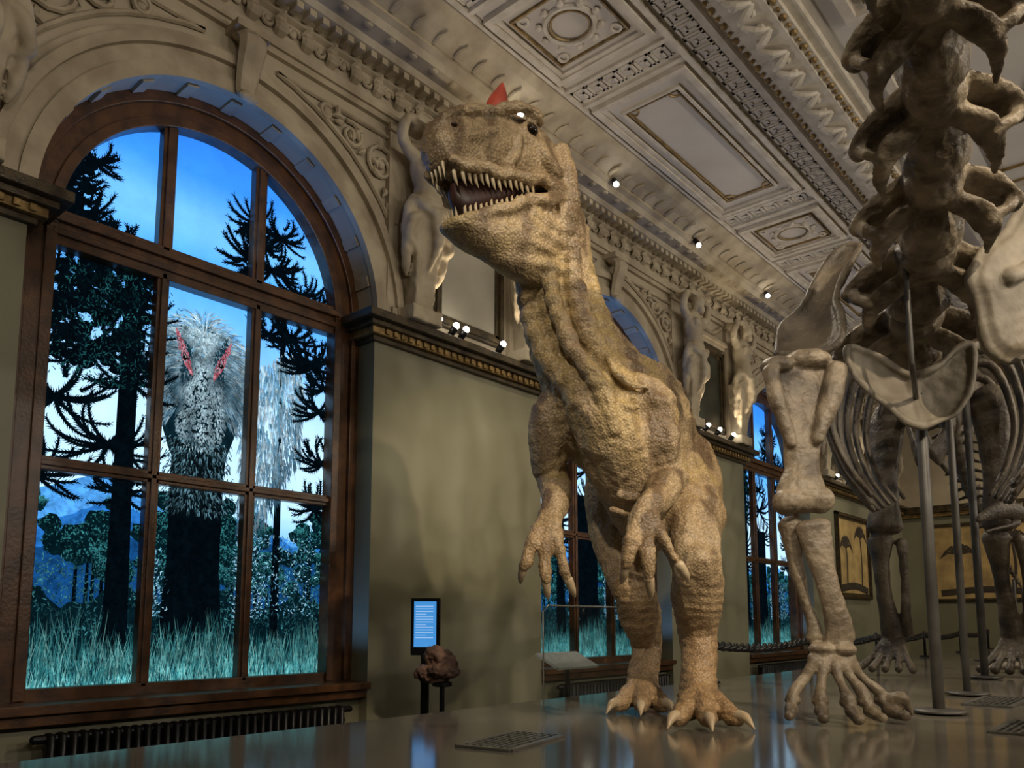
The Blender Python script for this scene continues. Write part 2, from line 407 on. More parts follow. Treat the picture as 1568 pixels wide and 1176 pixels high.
def mixc(a, b, t): t = max(0, min(1, t)); return tuple(x*(1-t)+y*t for x, y in zip(a, b))

def mural(cy, seed, par, dino):
    R = random.Random(seed); S = Paint()
    stops = [(0,(.05,.30,.62)),(1.1,(.12,.43,.88)),(1.5,(.46,.74,.98)),(2.2,(.50,.77,1.0)),(2.9,(.17,.48,.98)),(3.5,(.05,.33,.95)),(3.9,(.17,.51,1.0)),(4.3,(.04,.27,.90)),(5.2,(.008,.10,.55))]
    def sky(b):
        for (b0,c0),(b1,c1) in zip(stops, stops[1:]):
            if b <= b1: return mixc(c0, c1, (b-b0)/(b1-b0))
        return stops[-1][1]
    for k in range(26):
        b0 = k*.19; b1 = b0+.19; S.poly([(-1.45,b0),(1.45,b0),(1.45,b1),(-1.45,b1)], [sky(b0),sky(b0),sky(b1),sky(b1)])
    S.obj('mural_sky', M_sky, par, cy)
    P = Paint(); P.k = 6; BK = (.0008,.003,.005)
    for base, amp, col in ((1.40,.16,(.08,.35,.85)),(1.26,.12,(.02,.16,.52)),(1.08,.10,(.006,.06,.20))):
        ph = R.uniform(0,6); pts = [(-1.45, .3)]
        for i in range(60):
            a = -1.45+2.9*i/59; pts.append((a, base+amp*math.sin(a*1.7+ph)+.04*math.sin(a*9+ph)+R.uniform(-.012,.012)))
        pts.append((1.45,.3)); P.poly(pts, col); P.layer()
    trs = [(R.uniform(-1.4,1.4), R.uniform(.85,1.36), R.uniform(.14,.28)) for _ in range(28)]
    trs.sort(key=lambda t: -t[1])
    for ta, tb, rad in trs:
        stroke(P, ta, .5, 1.57, tb-.4, .016, BK); P.layer()
        cl = [(ta+R.gauss(0,rad*.5), tb+R.gauss(0,rad*.4), rad*R.uniform(.25,.45)) for _ in range(9)]
        for x, y, r in cl: blob(P, x, y, r, (.001,.009,.013), R, 11)
        P.layer()
        for x, y, r in cl:
            for i in range(45):
                q = r*math.sqrt(R.random()); an = R.uniform(0,6.28); sx = q*math.cos(an); sy = q*math.sin(an)*.85
                lt = max(0, .30+.8*(sy/r)+R.uniform(-.25,.25)); stroke(P, x+sx, y+sy, R.uniform(0,3.14), R.uniform(.010,.026), .005, mixc((.0015,.013,.018), (.04,.24,.26), lt))
        P.layer()
    pts = [(-1.45,-.05)]+[(-1.45+2.9*i/60, .60+.14*R.random()+.08*math.sin(i*.4)) for i in range(61)]+[(1.45,-.05)]
    P.poly(pts, (.0015,.010,.015)); P.layer()
    for i in range(2600):
        a = R.uniform(-1.42,1.42); b = R.uniform(.35,.95); cl = .5+.9*noise.noise(V((a*4,b*5,seed)))
        stroke(P, a, b, R.uniform(.2,2.9), R.uniform(.015,.045), .004, mixc((.002,.012,.017), (.06,.28,.32), cl*R.random()))
        if i % 300 == 0: P.layer()
    P.layer()
    def trunk(a, w0, w1, b0, b1):
        P.poly([(a-w0,b0),(a+w0,b0),(a+w0*.75,(b0+b1)*.4),(a+w1,b1),(a-w1,b1),(a-w0*.8,(b0+b1)*.4)], BK); P.layer()
    trunk(0.0, .30, .24, .1, 2.2); trunk(.78, .045, .03, .3, 3.3); trunk(-.62, .10, .07, .3, 3.4)
    for i in range(1700):
        a = R.choice([R.gauss(-.36,.05), R.gauss(.95,.16), R.gauss(.58,.08), R.gauss(.43,.03)]); b = R.uniform(.5,1.05+(.2 if a > 0 else 0)); stroke(P, a, b, R.uniform(0,3.14), R.uniform(.015,.04), .004, R.choice([(.12,.36,.56),(.34,.62,.80),(.03,.10,.14),(.008,.025,.04)]))
    P.layer()
    if dino:
        for i in range(1700):
            u = R.random(); a = .38+.62*u; lo = 1.30+1.15*max(0,u-.35); b = R.uniform(lo, 2.92-.1*math.sin(u*6)); sh = .15+.75*max(0, min(1, (b-lo)/(1.0)))+.3*noise.noise(V((a*5,b*3,8)))
            stroke(P, a, b, -1.95+.45*R.random()+.6*(a-.4), R.uniform(.07,.17), .0065, mixc((.01,.045,.075), R.choice([(.45,.75,.95),(.20,.48,.72),(.70,.90,1)]), sh*R.uniform(.3,1)))
            if i % 90 == 0: P.layer()
        P.layer()
        ol = []
        for k in range(40):
            an = 2*math.pi*k/40; rx = .42*(1+R.uniform(-.08,.08)); ry = (.54 if math.sin(an) > 0 else 1.0)*(1+R.uniform(-.06,.06)); tap = 1 if math.sin(an) > 0 else 1-.40*abs(math.sin(an))
            ol.append((rx*math.cos(an)*tap, 2.50+ry*math.sin(an)))
        P.poly(ol, (.003,.014,.022)); P.layer()
        for ringi in range(6):
            for i in range(620):
                an = R.uniform(-.85,4.0); rr = (.54-.078*ringi)*R.uniform(.8,1.05); a = rr*math.cos(an)*.84; b = 2.55+rr*math.sin(an)*1.02
                lit = .34+.50*max(0, math.sin(an))+.40*noise.noise(V((an*2.2, ringi*.9, 1)))-.05*ringi
                out = math.atan2(math.sin(an)*1.0-.9, math.cos(an)*1.2)
                c = mixc((.006,.026,.04), R.choice([(.42,.72,.94),(.22,.50,.74),(.72,.92,1.0)]), lit*R.uniform(.25,1.1))
                stroke(P, a, b, out+R.uniform(-.3,.3), R.uniform(.05,.13), .0055, c)
            P.layer()
        # broad face: brow-to-jaw planes painted with short hide strokes
        for i in range(2600):
            b = R.uniform(1.92,2.98); t = (b-1.92)/1.06; hw = .12+.09*math.exp(-((t-.25)/.22)**2)+.10*t; a = R.uniform(-hw,hw); f = 1-abs(a)/hw
            sock = math.exp(-(((abs(a)-.165)/.07)**2+((b-2.70)/.16)**2))
            lit = .16+.55*f+.6*noise.noise(V((a*9,b*6,4)))-.5*sock; c = mixc((.008,.03,.045), (.60,.84,.95), lit*R.uniform(.3,1.05))
            stroke(P, a, b, -1.57+a*2+R.uniform(-.5,.5), R.uniform(.012,.035), .007, c)
            if i % 200 == 0: P.layer()
        P.layer()
        for sg in (-1,1):
            for i in range(240):
                u = R.random(); wdt = .035*math.sin(math.pi*min(1,u*1.05))+.006; stroke(P, sg*(.10+.15*u+R.uniform(-wdt,wdt)), 2.56+.36*u+R.uniform(-.01,.01), 1.2*sg+(0 if sg > 0 else 3.14), R.uniform(.012,.03), .004, R.choice([(.45,.12,.15),(.60,.28,.34),(.16,.02,.03),(.30,.05,.07)]))
            P.layer(); blob(P, sg*.165, 2.70, .024, (.004,.004,.004), R); P.layer(); blob(P, sg*.16, 2.706, .006, (1,1,1), R, 6)
            blob(P, sg*.06, 2.08, .020, (.004,.008,.01), R)
        P.poly([(-.24,2.0),(-.12,1.95),(0,1.90),(.12,1.95),(.26,2.0),(.22,1.6),(0,1.40),(-.22,1.6)], (.002,.005,.007)); P.layer()
        for i in range(1100):
            a = R.uniform(-.33,.33)*(1-.3*R.random()); b = R.uniform(1.38,2.02); stroke(P, a, b, -1.57+a*2+R.uniform(-.4,.4), R.uniform(.02,.06), .0045, mixc((.003,.008,.01), (.14,.30,.38), R.random()**3))
        P.layer()
        for i in range(14):
            a = -.17+.026*i; zc = 1.965-.04*abs(math.cos(i)); P.poly([(a,zc),(a+.010,zc),(a+.005,zc-.035)], (.28,.42,.48))
        P.layer()
    whorl(P, -.95, 2.6, 16, .55, R); whorl(P, -1.15, 2.15, 14, .55, R); whorl(P, -.75, 1.85, 14, .52, R); whorl(P, -.7, 2.95, 16, .5, R); whorl(P, -1.25, 1.55, 10, .45, R); whorl(P, -1.3, 2.95, 12, .45, R)
    whorl(P, -.6, 2.4, 14, .42, R); whorl(P, -.95, 3.15, 14, .4, R); whorl(P, -.62, 1.5, 10, .35, R)
    P.layer()
    for i in range(170): blob(P, R.uniform(-1.2,-.45), R.uniform(2.45,3.3), R.uniform(.03,.07), BK, R)
    P.layer()
    for i in range(1100):
        a = R.gauss(-.8,.25); b = R.uniform(2.3,3.25); stroke(P, a, b, R.uniform(.3,2.8), R.uniform(.015,.04), .004, mixc((.001,.008,.010), (.02,.14,.15), R.random()*max(0,.5+1.2*noise.noise(V((a*6,b*6,2))))))
    P.layer()
    whorl(P, -1.2, 3.9, 18, .40, R); whorl(P, -1.05, 3.6, 18, .38, R); whorl(P, -.80, 3.50, 12, .30, R); whorl(P, -.98, 4.1, 12, .28, R)
    for i in range(60): blob(P, R.uniform(-1.3,-.98), R.uniform(3.5,4.1), R.uniform(.03,.07), BK, R)
    whorl(P, .44, 4.15, 12, .33, R, a0=1, a1=5.2); whorl(P, .42, 3.8, 14, .40, R, a0=1.2, a1=5); whorl(P, .62, 3.75, 16, .42, R); whorl(P, .95, 3.6, 16, .38, R); whorl(P, .72, 4.1, 12, .3, R); whorl(P, 1.1, 3.5, 12, .3, R)
    whorl(P, .45, 3.45, 10, .3, R); whorl(P, .55, 3.95, 10, .3, R)
    whorl(P, 1.1, 2.95, 16, .42, R); whorl(P, .86, 3.15, 14, .36, R); whorl(P, 1.2, 2.5, 14, .38, R); whorl(P, 1.25, 2.0, 14, .38, R); whorl(P, 1.18, 1.55, 12, .33, R); whorl(P, 1.0, 2.9, 12, .3, R); whorl(P, 1.25, 2.75, 12, .3, R); whorl(P, .62, 3.12, 12, .26, R)
    P.layer()
    if not dino:
        whorl(P, 0, 2.6, 22, .6, R); whorl(P, .1, 2.1, 16, .5, R); whorl(P, 0, 3.0, 16, .4, R); P.layer()
    for row in range(10):
        for i in range(520):
            a = R.uniform(-1.42,1.42); h = (.52-.043*row)*R.uniform(.4,1.1)*(1+.25*math.sin(a*5+row)); t = 1.57+R.uniform(-.35,.35)
            g = R.choice([(.025,.18,.20),(.05,.28,.30),(.11,.40,.41),(.008,.06,.08),(.20,.50,.48),(.004,.025,.035)]); g = tuple(x*(.40+.07*row)*(1+.6*noise.noise(V((a*3,row*.4,seed)))) for x in g)
            stroke(P, a, -.05, t, h, .0055, g)
        P.layer()
    P.obj('mural_print', M_print, par, cy)

def window(i, c):
    e = bpy.data.objects.new('window_%d' % (i+1), None); COL.objects.link(e)
    mb = MB(); x0, x1 = -.39, -.28
    mb.arch(c, ZS, RG, RO, -.42, x1); mb.arch(c, ZS, RG-.03, RG+.05, -.40, x1+.025); mb.arch(c, ZS, RG+.16, RO, -.4, x1+.04)
    for s in (-1, 1):
        a, b = sorted((c+s*RG, c+s*RO)); mb.box(-.42, x1, a, b, .93, ZS)
        a, b = sorted((c+s*(RG-.03), c+s*(RG+.05))); mb.box(-.40, x1+.025, a, b, .95, ZS)
        a, b = sorted((c+s*(RG+.16), c+s*RO)); mb.box(-.40, x1+.04, a, b, .95, ZS)
        m = c+s*.43
        mb.box(x0, x1-.02, m-.05, m+.05, 1.0, 4.35); mb.box(x0, x1, m-.022, m+.022, 1.0, 4.35)
        top = ZS+math.sqrt(RG*RG-.43*.43)
        mb.box(x0, x1-.02, m-.06, m+.06, 4.5, top+.03); mb.box(x0, x1, m-.03, m+.03, 4.5, top+.03)
    mb.box(-.40, x1, c-RG, c+RG, 4.30, 4.58); mb.box(-.39, x1+.03, c-RG, c+RG, 4.37, 4.42); mb.box(-.39, x1+.05, c-RG, c+RG, 4.47, 4.53)
    mb.box(x0, x1-.02, c-RG, c+RG, 2.60, 2.70); mb.box(x0, x1, c-RG, c+RG, 2.63, 2.67)
    mb.box(-.40, x1, c-RG, c+RG, .93, 1.03); mb.box(-.5, .06, c-RO+.0, c+RO, .88, .945); mb.box(-.12, .0, c-RO, c+RO, .80, .88)
    mb.obj('frame', M_wood, parent=e, bevel=.006)
    mural(c, 11+i*5, e, i == 0)
    return e
for i, c in enumerate(WC): window(i, c)

def radiator(c):
    mb = MB()
    for k in range(34):
        y = c-1.2+k*.072; mb.tube([(.06,y,.15),(.06,y,.74)], [(.03,.075),(.03,.075)], 8, 1, ref=(1,0,0))
    mb.box(.0, .12, c-1.25, c+1.28, .12, .17); mb.tube([(.06,c-1.3,.72),(.06,c+1.3,.72)], [.03,.03], 8, 1)
    for s in (-1.1, 1.1): mb.box(-.02,.1,c+s-.03,c+s+.03,0,.15)
    mb.obj('radiator', M_black, smooth=True)
for c in WC: radiator(c)

# ------------------------------------------------------------------ caryatids
def caryatid():
    mb = MB(); T = mb.tube
    mb.add(*(lambda a, b: ([(0.02,-a,.15),(.22,-a,.15),(.22,a,.15),(.02,a,.15),(.02,-b,1.05),(.32,-b,1.05),(.32,b,1.05),(.02,b,1.05)], [(0,3,2,1),(4,5,6,7),(0,1,5,4),(1,2,6,5),(2,3,7,6),(3,0,4,7)]))(.12,.2))
    mb.box(0, .28, -.2, .2, 0, .15)
    T([(.18,0,1.0),(.24,0,1.2),(.24,0,1.42),(.22,0,1.62),(.22,0,1.80)], [(.22,.16),(.19,.15),(.155,.12),(.21,.14),(.12,.10)], 12, 4, ref=(1,0,0))
    for s in (-1, 1):
        T([(.22,s*.17,1.72),(.26,s*.36,1.80),(.30,s*.34,2.02),(.24,s*.12,2.08)], [.075,.062,.052,.04], 8, 4)
        T([(.24,s*.1,1.1),(.30,s*.24,1.0),(.28,s*.28,.82),(.24,s*.20,.78),(.24,s*.17,.87)], [.06,.06,.05,.04,.03], 8, 4)
        T([(.26,s*.20,1.25),(.24,s*.26,1.05),(.2,s*.24,.6),(.16,s*.2,.45)], [.05,.06,.05,.02], 8, 4)
        mb.ell((.34, s*.09, 1.62), (.05,.07,.07), seg=8, rg=6)
    T([(.24,0,1.78),(.30,0,1.92),(.33,0,2.0)], [.06,.09,.08], 10, 3); mb.ell((.31,.0,1.96), (.11,.10,.13)); mb.ell((.41,0,1.93), (.03,.02,.03), seg=6, rg=5); mb.ell((.37,0,1.85), (.06,.06,.08), seg=8, rg=6)
    T([(.32,-.2,1.2),(.38,0,1.1),(.34,.2,1.22)], [.05,.07,.05], 8, 4); T([(.36,-.03,1.1),(.37,.05,.85),(.28,0,.55)], [.07,.06,.02], 8, 4)
    mb.box(0.02, .36, -.24, .24, 2.03, 2.12)
    o = fuse(mb, 'caryatid_statue', M_stucco, .018, 2)
    displace(o.data, lambda p, n: .012*noise.noise(p*14)); return o
c0 = caryatid(); first = True
for p in (.48, 6.16, 11.84, 17.6, 20.6):
    for s in (-1, 1):
        y = p+s*.86
        o = c0 if first else bpy.data.objects.new('caryatid_statue', c0.data)
        if not first: COL.objects.link(o)
        first = False; o.location = (.02, y, 4.49)

def framed(name, p, w, z0, z1, cm, axis='x', fx=0.004):
    mb = MB()
    if axis == 'x':
        for k, (d, h) in enumerate(((0,.05),(.03,.075),(.08,.04))):
            for a, b, c, d2 in ((p-w+d, p+w-d, z0+d, z0+d+.05), (p-w+d, p+w-d, z1-d-.05, z1-d), (p-w+d, p-w+d+.05, z0+d, z1-d), (p+w-d-.05, p+w-d, z0+d, z1-d)):
                mb.box(fx, fx+h, a, b, c, d2, 0)
        mb.box(fx, fx+.02, p-w+.1, p+w-.1, z0+.1, z1-.1, 1)
    else:
        for k, (d, h) in enumerate(((0,.05),(.03,.075))):
            for a, b, c, d2 in ((p-w+d, p+w-d, z0+d, z0+d+.05), (p-w+d, p+w-d, z1-d-.05, z1-d), (p-w+d, p-w+d+.05, z0+d, z1-d), (p+w-d-.05, p+w-d, z0+d, z1-d)):
                mb.box(a, b, fx-h, fx, c, d2, 0)
        mb.box(p-w+.06, p+w-.06, fx-.02, fx, z0+.06, z1-.06, 1)
    return mb.obj(name, [M_ledge, cm])
for p, m in ((.48, M_canvas), (6.16, M_canvas), (11.84, M_canvas_d), (17.6, M_canvas_d), (20.6, M_canvas)):
    framed('framed_painting', p, .56, 4.64, 6.05, m)
M_yel = mat('ochre_landscape_print', (.55,.38,.15), (.32,.22,.09), 3, .6)
M_ink = mat('umber_ink', (.05,.04,.025), (.03,.02,.015), 4, .6)
def tree_print(name, axis, p, w, z0, z1):
    o = framed(name, p, w, z0, z1, M_yel, axis=axis, fx=0.004 if axis == 'x' else 22.796)
    mb = MB(); zc = z0+(z1-z0)*.35
    def pt(a, z): return (.03, a, z) if axis == 'x' else (a, 22.77, z)
    for t in range(2):
        c = p+(t-.5)*w*.9; ztop = z0+(z1-z0)*(.6+.15*t)
        mb.tube([pt(c, z0+.2), pt(c+.05, zc+.2), pt(c, ztop)], [(.03,.006)]*3, 6, 3, ref=(1,0,0) if axis == 'x' else (0,1,0))
        for k in range(9):
            a = math.pi*k/8; mb.tube([pt(c, ztop), pt(c+.25*math.cos(a), ztop+.2*math.sin(a)+.06), pt(c+.45*math.cos(a), ztop+.12*math.sin(a)-.1)], [(.03,.006),(.03,.006),(.005,.003)], 6, 3, ref=(1,0,0) if axis == 'x' else (0,1,0))
    mb.tube([pt(p-w*.8, z0+.22), pt(p, z0+.3), pt(p+w*.8, z0+.2)], [(.08,.005)]*3, 6, 3, ref=(1,0,0) if axis == 'x' else (0,1,0))
    mb.obj('printed_trees', M_ink, parent=o)
tree_print('landscape_picture', 'x', 18.7, 1.1, 2.0, 3.9)
tree_print('landscape_picture', 'y', 1.9, 1.3, 2.0, 4.0); tree_print('landscape_picture', 'y', 5.2, 1.3, 2.0, 4.0)

# ------------------------------------------------------------------ platform
mb = MB(); mb.box(2.05, 10.5, .7, 20.5, .80, .90); mb.box(2.12, 10.4, .8, 20.4, 0, .80); mb.obj('display_platform', M_plat, bevel=.006)
M_vent = mat('vent_steel', (.30,.30,.28), (.2,.2,.19), 8, .3, .6)
def grate(x, y, w, d, rot):
    mb = MB(); A = V((math.cos(rot), math.sin(rot), 0)); B = V((-A.y, A.x, 0)); Z = V((0,0,1)); c = V((x,y,.907))
    mb.obox(c-B*d, A, B, Z, w, .012, .006); mb.obox(c+B*d, A, B, Z, w, .012, .006); mb.obox(c-A*w, A, B, Z, .012, d, .006); mb.obox(c+A*w, A, B, Z, .012, d, .006)
    n = int(w*2/.035)
    for k in range(n): mb.obox(c+A*(-w+2*w*(k+.5)/n), A, B, Z, .006, d, .005)
    for k in range(5): mb.obox(c+B*(-d+2*d*(k+.5)/5), A, B, Z, w, .005, .005)
    mb.obox(c-Z*.005, A, B, Z, w, d, .001, 1)
    mb.obj('floor_vent_grate', [M_vent, M_black])
grate(3.30, 3.12, .15, .28, .2); grate(4.75, 7.0, .15, .4, 0); grate(5.2, 5.4, .15, .35, 0)

eg = bpy.data.objects.new('glass_barrier', None); COL.objects.link(eg)
mb = MB(); mb.box(1.99, 2.002, 5.0, 6.35, .85, 1.62, 0); mb.obj('pane', M_glass, bevel=.003, parent=eg)
mb = MB(); mb.tube([(1.996,5.0,.62),(1.996,5.0,1.58),(1.996,5.06,1.63),(1.996,6.29,1.63),(1.996,6.35,1.58),(1.996,6.35,.62)], [.007]*6, 8, 1, ref=(1,0,0)); mb.obj('edge_rim', mat('polished_edge', (.38,.38,.31), (.3,.3,.24), 5, .2, .3), smooth=True, parent=eg)
mb = MB(); n = 260
for ph in (0, math.pi):
    pts = []
    for k in range(n+1):
        y = 7.2+13*k/n; t = (y-7.2) % 2.6/2.6; sag = -.06*4*t*(1-t)
        pts.append((2.3+.025*math.cos(y*22+ph), y, 1.28+sag+.025*math.sin(y*22+ph)))
    mb.tube(pts, [.028]*(n+1), 6, 1)
for k in range(6):
    y = 7.2+2.6*k; mb.tube([(2.3,y,.92),(2.3,y,1.33)], [.022,.022], 8, 1, ref=(1,0,0)); mb.tube([(2.3,y,.91),(2.3,y,.93)], [.1,.09], 12, 1, ref=(1,0,0), cap=.05)
mb.obj('rope_barrier', M_black, smooth=True)

e = bpy.data.objects.new('information_stand', None); COL.objects.link(e)
A = V((.82,.57,0)); B = V((-.57,.82,0)); Zv = V((0,0,1)); c = V((1.0,4.66,1.46))
mb = MB(); mb.obox(c, A, B, Zv, .125, .02, .24); mb.obox(c-V((0,0,.62)), A, B, Zv, .035, .02, .42); mb.obox(c-V((0,0,1.445)), A, B, Zv, .10, .10, .012); mb.obox(c-V((0,0,1.2)), A, B, Zv, .03, .02, .26); mb.obj('housing', M_black, parent=e, bevel=.01)
M_scr = mat('lit_screen', (.05,.15,.3), (.04,.12,.25), emis=(.06,.30,.72), es=.9); M_txt = mat('screen_text', (.3,.4,.5), emis=(.55,.75,1), es=.8)
mb = MB(); mb.obox(c-B*.022+Zv*.02, A, B, Zv, .095, .002, .19); mb.obj('screen', M_scr, parent=e)
mb = MB()
for k in range(13):
    w = .075 if k % 4 != 3 else .045
    mb.obox(c-B*.026+Zv*(.17-.022*k)-A*(.08-w), A, B, Zv, w, .001, .0022)
mb.obj('caption_lines', M_txt, parent=e)
M_rock = mat('red_rock', (.22,.12,.08), (.07,.038,.027), 11, .7, bump=1.0, bscale=14)
e2 = bpy.data.objects.new('rock_specimen_stand', None); COL.objects.link(e2)
mb = MB()
R = random.Random(3)
for k in range(16): mb.ell((1.32+R.gauss(0,.05),4.55+R.gauss(0,.07),1.14+R.gauss(0,.05)), (R.uniform(.05,.10),R.uniform(.05,.11),R.uniform(.04,.08)), seg=10, rg=8)
o = fuse(mb, 'rock', [M_rock], .009, 1, e2)
displace(o.data, lambda p, n: .03*noise.noise(p*13)+.015*noise.noise(p*34))
mb = MB(); mb.tube([(1.32,4.55,0.02),(1.32,4.55,1.0)], [.02,.02], 8, 1, ref=(1,0,0)); mb.tube([(1.32,4.55,.99),(1.32,4.55,1.02)], [.08,.08], 16, 1, ref=(1,0,0), cap=.1); mb.tube([(1.32,4.55,.02),(1.32,4.55,.03)], [.12,.12], 16, 1, ref=(1,0,0), cap=.1); mb.obj('stand', M_black, parent=e2)
mb = MB(); mb.obox((1.55,5.9,1.15), V((0,1,0)), V((.9,0,-.44)), V((.44,0,.9)), .30, .14, .012, 0); mb.tube([(1.55,5.9,.02),(1.55,5.9,1.13)], [.025,.025], 8, 1, ref=(1,0,0), mi=1); mb.tube([(1.55,5.9,.02),(1.55,5.9,.03)], [.13,.13], 14, 1, ref=(1,0,0), mi=1, cap=.1)
mb.obj('label_lectern', [mat('label_board', (.6,.6,.55), (.5,.5,.46), 20, .5), M_black])

# ------------------------------------------------------------------ ALLOSAURUS
def allosaurus():
    mb = MB(); G = alpha
    def T(pts, r, ref=(0,0,1), **k): mb.tube([G(*p) for p in pts], r, k.get('seg', 18), k.get('sub', 6), ref=ref)
    T([(.19,4.78,2.74),(.24,4.82,2.48),(.265,4.84,2.20),(.34,4.88,1.90),(.46,4.95,1.62),(.65,5.08,1.38),(.82,5.32,1.30),(.99,5.65,1.10),(1.22,6.1,1.05),(1.50,6.7,1.02),(1.85,7.6,.95),(2.1,8.6,.85),(2.3,9.6,.78)],
      [(.18,.21),(.22,.23),(.25,.25),(.265,.27),(.30,.32),(.36,.43),(.375,.48),(.36,.44),(.29,.37),(.21,.29),(.14,.18),(.08,.10),(.025,.03)], ref=(0,0,1), seg=24)
    T([(.40,4.72,1.55),(.54,4.74,1.25),(.70,4.92,.98),(.86,5.25,.74),(1.0,5.6,.62)], [(.12,.15),(.22,.2),(.27,.22),(.22,.2),(.14,.16)])
    T([(.36,4.60,2.40),(.37,4.62,2.05),(.46,4.64,1.72),(.64,4.68,1.42),(.80,4.74,1.2)], [.05,.065,.075,.09,.07], seg=10)
    T([(.22,4.58,2.25),(.24,4.58,1.95),(.34,4.57,1.65),(.50,4.54,1.38),(.60,4.58,1.1)], [.03,.05,.055,.06,.05], seg=10)
    T([(.07,4.68,2.3),(.09,4.72,2.0),(.17,4.74,1.7),(.34,4.70,1.4)], [.05,.06,.075,.06], seg=10)
    T([(.44,4.88,2.5),(.47,4.92,2.1),(.56,5.0,1.85),(.75,5.16,1.74),(.93,5.4,1.55)], [.06,.065,.085,.10,.08], seg=10)
    T([(.50,4.72,2.1),(.56,4.76,1.8),(.70,4.82,1.55),(.88,4.88,1.35)], [.03,.045,.06,.05], seg=10)
    T([(.72,4.78,1.45),(.86,4.78,1.30),(.90,4.90,1.05)], [.10,.15,.10], seg=12)
    # folds sweeping from the shoulder to the belly
    for k in range(4):
        T([(1.02-.05*k,4.86+.04*k,1.25-.10*k),(.92-.05*k,4.75+.03*k,1.02-.12*k),(.72-.04*k,4.66+.05*k,.92-.08*k)], [.018,.030,.016], seg=8)
    for k in range(3):
        T([(.55-.05*k,4.55+.0*k,1.55-.14*k),(.66-.03*k,4.56,1.40-.14*k),(.80-.02*k,4.62,1.38-.12*k)], [.014,.024,.014], seg=8)
    # near (left) leg
    T([(1.10,5.50,1.15),(1.14,5.30,.85),(1.13,5.02,.55),(1.13,4.90,.34)], [(.23,.34),(.195,.29),(.165,.21),(.145,.155)], ref=(-.5,-.8,0))
    T([(1.13,4.89,.36),(1.16,5.03,.16),(1.19,5.16,-.05)], [.15,.16,.125]); T([(1.19,5.18,-.03),(1.18,5.10,-.22),(1.145,5.0,-.38),(1.13,4.94,-.46)], [.13,.11,.115,.125])
    mb.ell(G(1.13,4.86,.36), .135); mb.ell(G(1.19,5.2,-.08), .12)
    # far (right) leg
    T([(.86,5.88,1.0),(.81,5.70,.72),(.80,5.52,.42),(.83,5.46,.20)], [(.24,.32),(.21,.28),(.16,.2),(.135,.15)], ref=(-.5,-.8,0))
    T([(.83,5.45,.22),(.89,5.60,.04),(.96,5.78,-.12)], [.14,.145,.115]); T([(.96,5.80,-.10),(.95,5.74,-.25),(.91,5.66,-.38),(.90,5.61,-.46)], [.12,.105,.11,.12])
    claws = MB()
    def foot(bl, bq, tips):
        for (tl, tq) in tips:
            ml = bl+(tl-bl)*.45; mq = bq+(tq-bq)*.45; m2l = bl+(tl-bl)*.8; m2q = bq+(tq-bq)*.8
            T([(bl,bq,-.44),(ml,mq,-.475),(m2l,m2q,-.525),(tl,tq,-.545)], [.09,.070,.058,.042], seg=10)
            mb.ell(G(ml,mq,-.50), .076); mb.ell(G(m2l,m2q,-.53), .06)
            dl, dq = (tl-bl), (tq-bq); n = math.hypot(dl, dq); dl /= n; dq /= n
            claws.tube([G(tl-dl*.02,tq-dq*.02,-.53), G(tl+dl*.05,tq+dq*.05,-.53), G(tl+dl*.12,tq+dq*.12,-.585)], [.036,.029,.004], 8, 3)
    foot(1.13, 4.92, [(.92,4.60),(1.09,4.52),(1.28,4.60)]); foot(.90, 5.60, [(.68,5.33),(.83,5.24),(1.0,5.33)])
    def hand(w, tips):
        w = V(w)
        for tp in tips:
            tp = V(tp); m = w.lerp(tp, .45)+V((0,-.04,.01)); m2 = w.lerp(tp, .80)+V((0,-.025,0))
            T([w, m, m2, tp], [.05,.036,.032,.024], seg=8, sub=3); mb.ell(G(*m), .044, seg=8, rg=6); mb.ell(G(*m2), .037, seg=8, rg=6)
            d = (tp-m2).normalized(); q = tp+d*.055+V((.01,.025,0)); r = tp+d*.095+V((.02,.085,-.005))
            claws.tube([G(*(tp-d*.015)), G(*q), G(*r)], [.029,.023,.003], 8, 3)
    T([(.86,4.92,1.28),(.86,4.76,1.13),(.93,4.80,.98),(.98,4.82,.88)], [.17,.155,.125,.105], seg=14); T([(.98,4.82,.88),(.88,4.66,.76),(.76,4.50,.64)], [.11,.10,.072], seg=12)
    T([(.76,4.51,.64),(.735,4.46,.57),(.74,4.43,.49)], [(.075,.06),(.095,.055),(.08,.045)], seg=10)
    hand((.69,4.45,.52), [(.62,4.38,.30)]); hand((.74,4.44,.50), [(.745,4.35,.22)]); hand((.79,4.45,.53), [(.92,4.37,.30)])
    T([(.42,5.0,1.45),(.27,4.98,1.30),(.24,5.10,1.08),(.26,5.18,.95)], [.15,.145,.125,.105], seg=14); T([(.26,5.18,.95),(.28,5.05,.80),(.25,4.92,.66)], [.105,.095,.068], seg=12)
    T([(.25,4.92,.67),(.22,4.87,.60),(.20,4.84,.52)], [(.07,.06),(.09,.05),(.075,.045)], seg=10)
    hand((.16,4.86,.56), [(.065,4.80,.32)]); hand((.20,4.85,.54), [(.20,4.78,.23)]); hand((.25,4.86,.56), [(.34,4.80,.24)])
    # head frame
    O = V((.15,4.64,2.54)); f = V((-.71,-.685,-.165)).normalized(); g = V((.694,-.72,0)).normalized(); u = f.cross(g)
    def H(x, y, z): p = O+f*x+g*y+u*z; return G(*p)
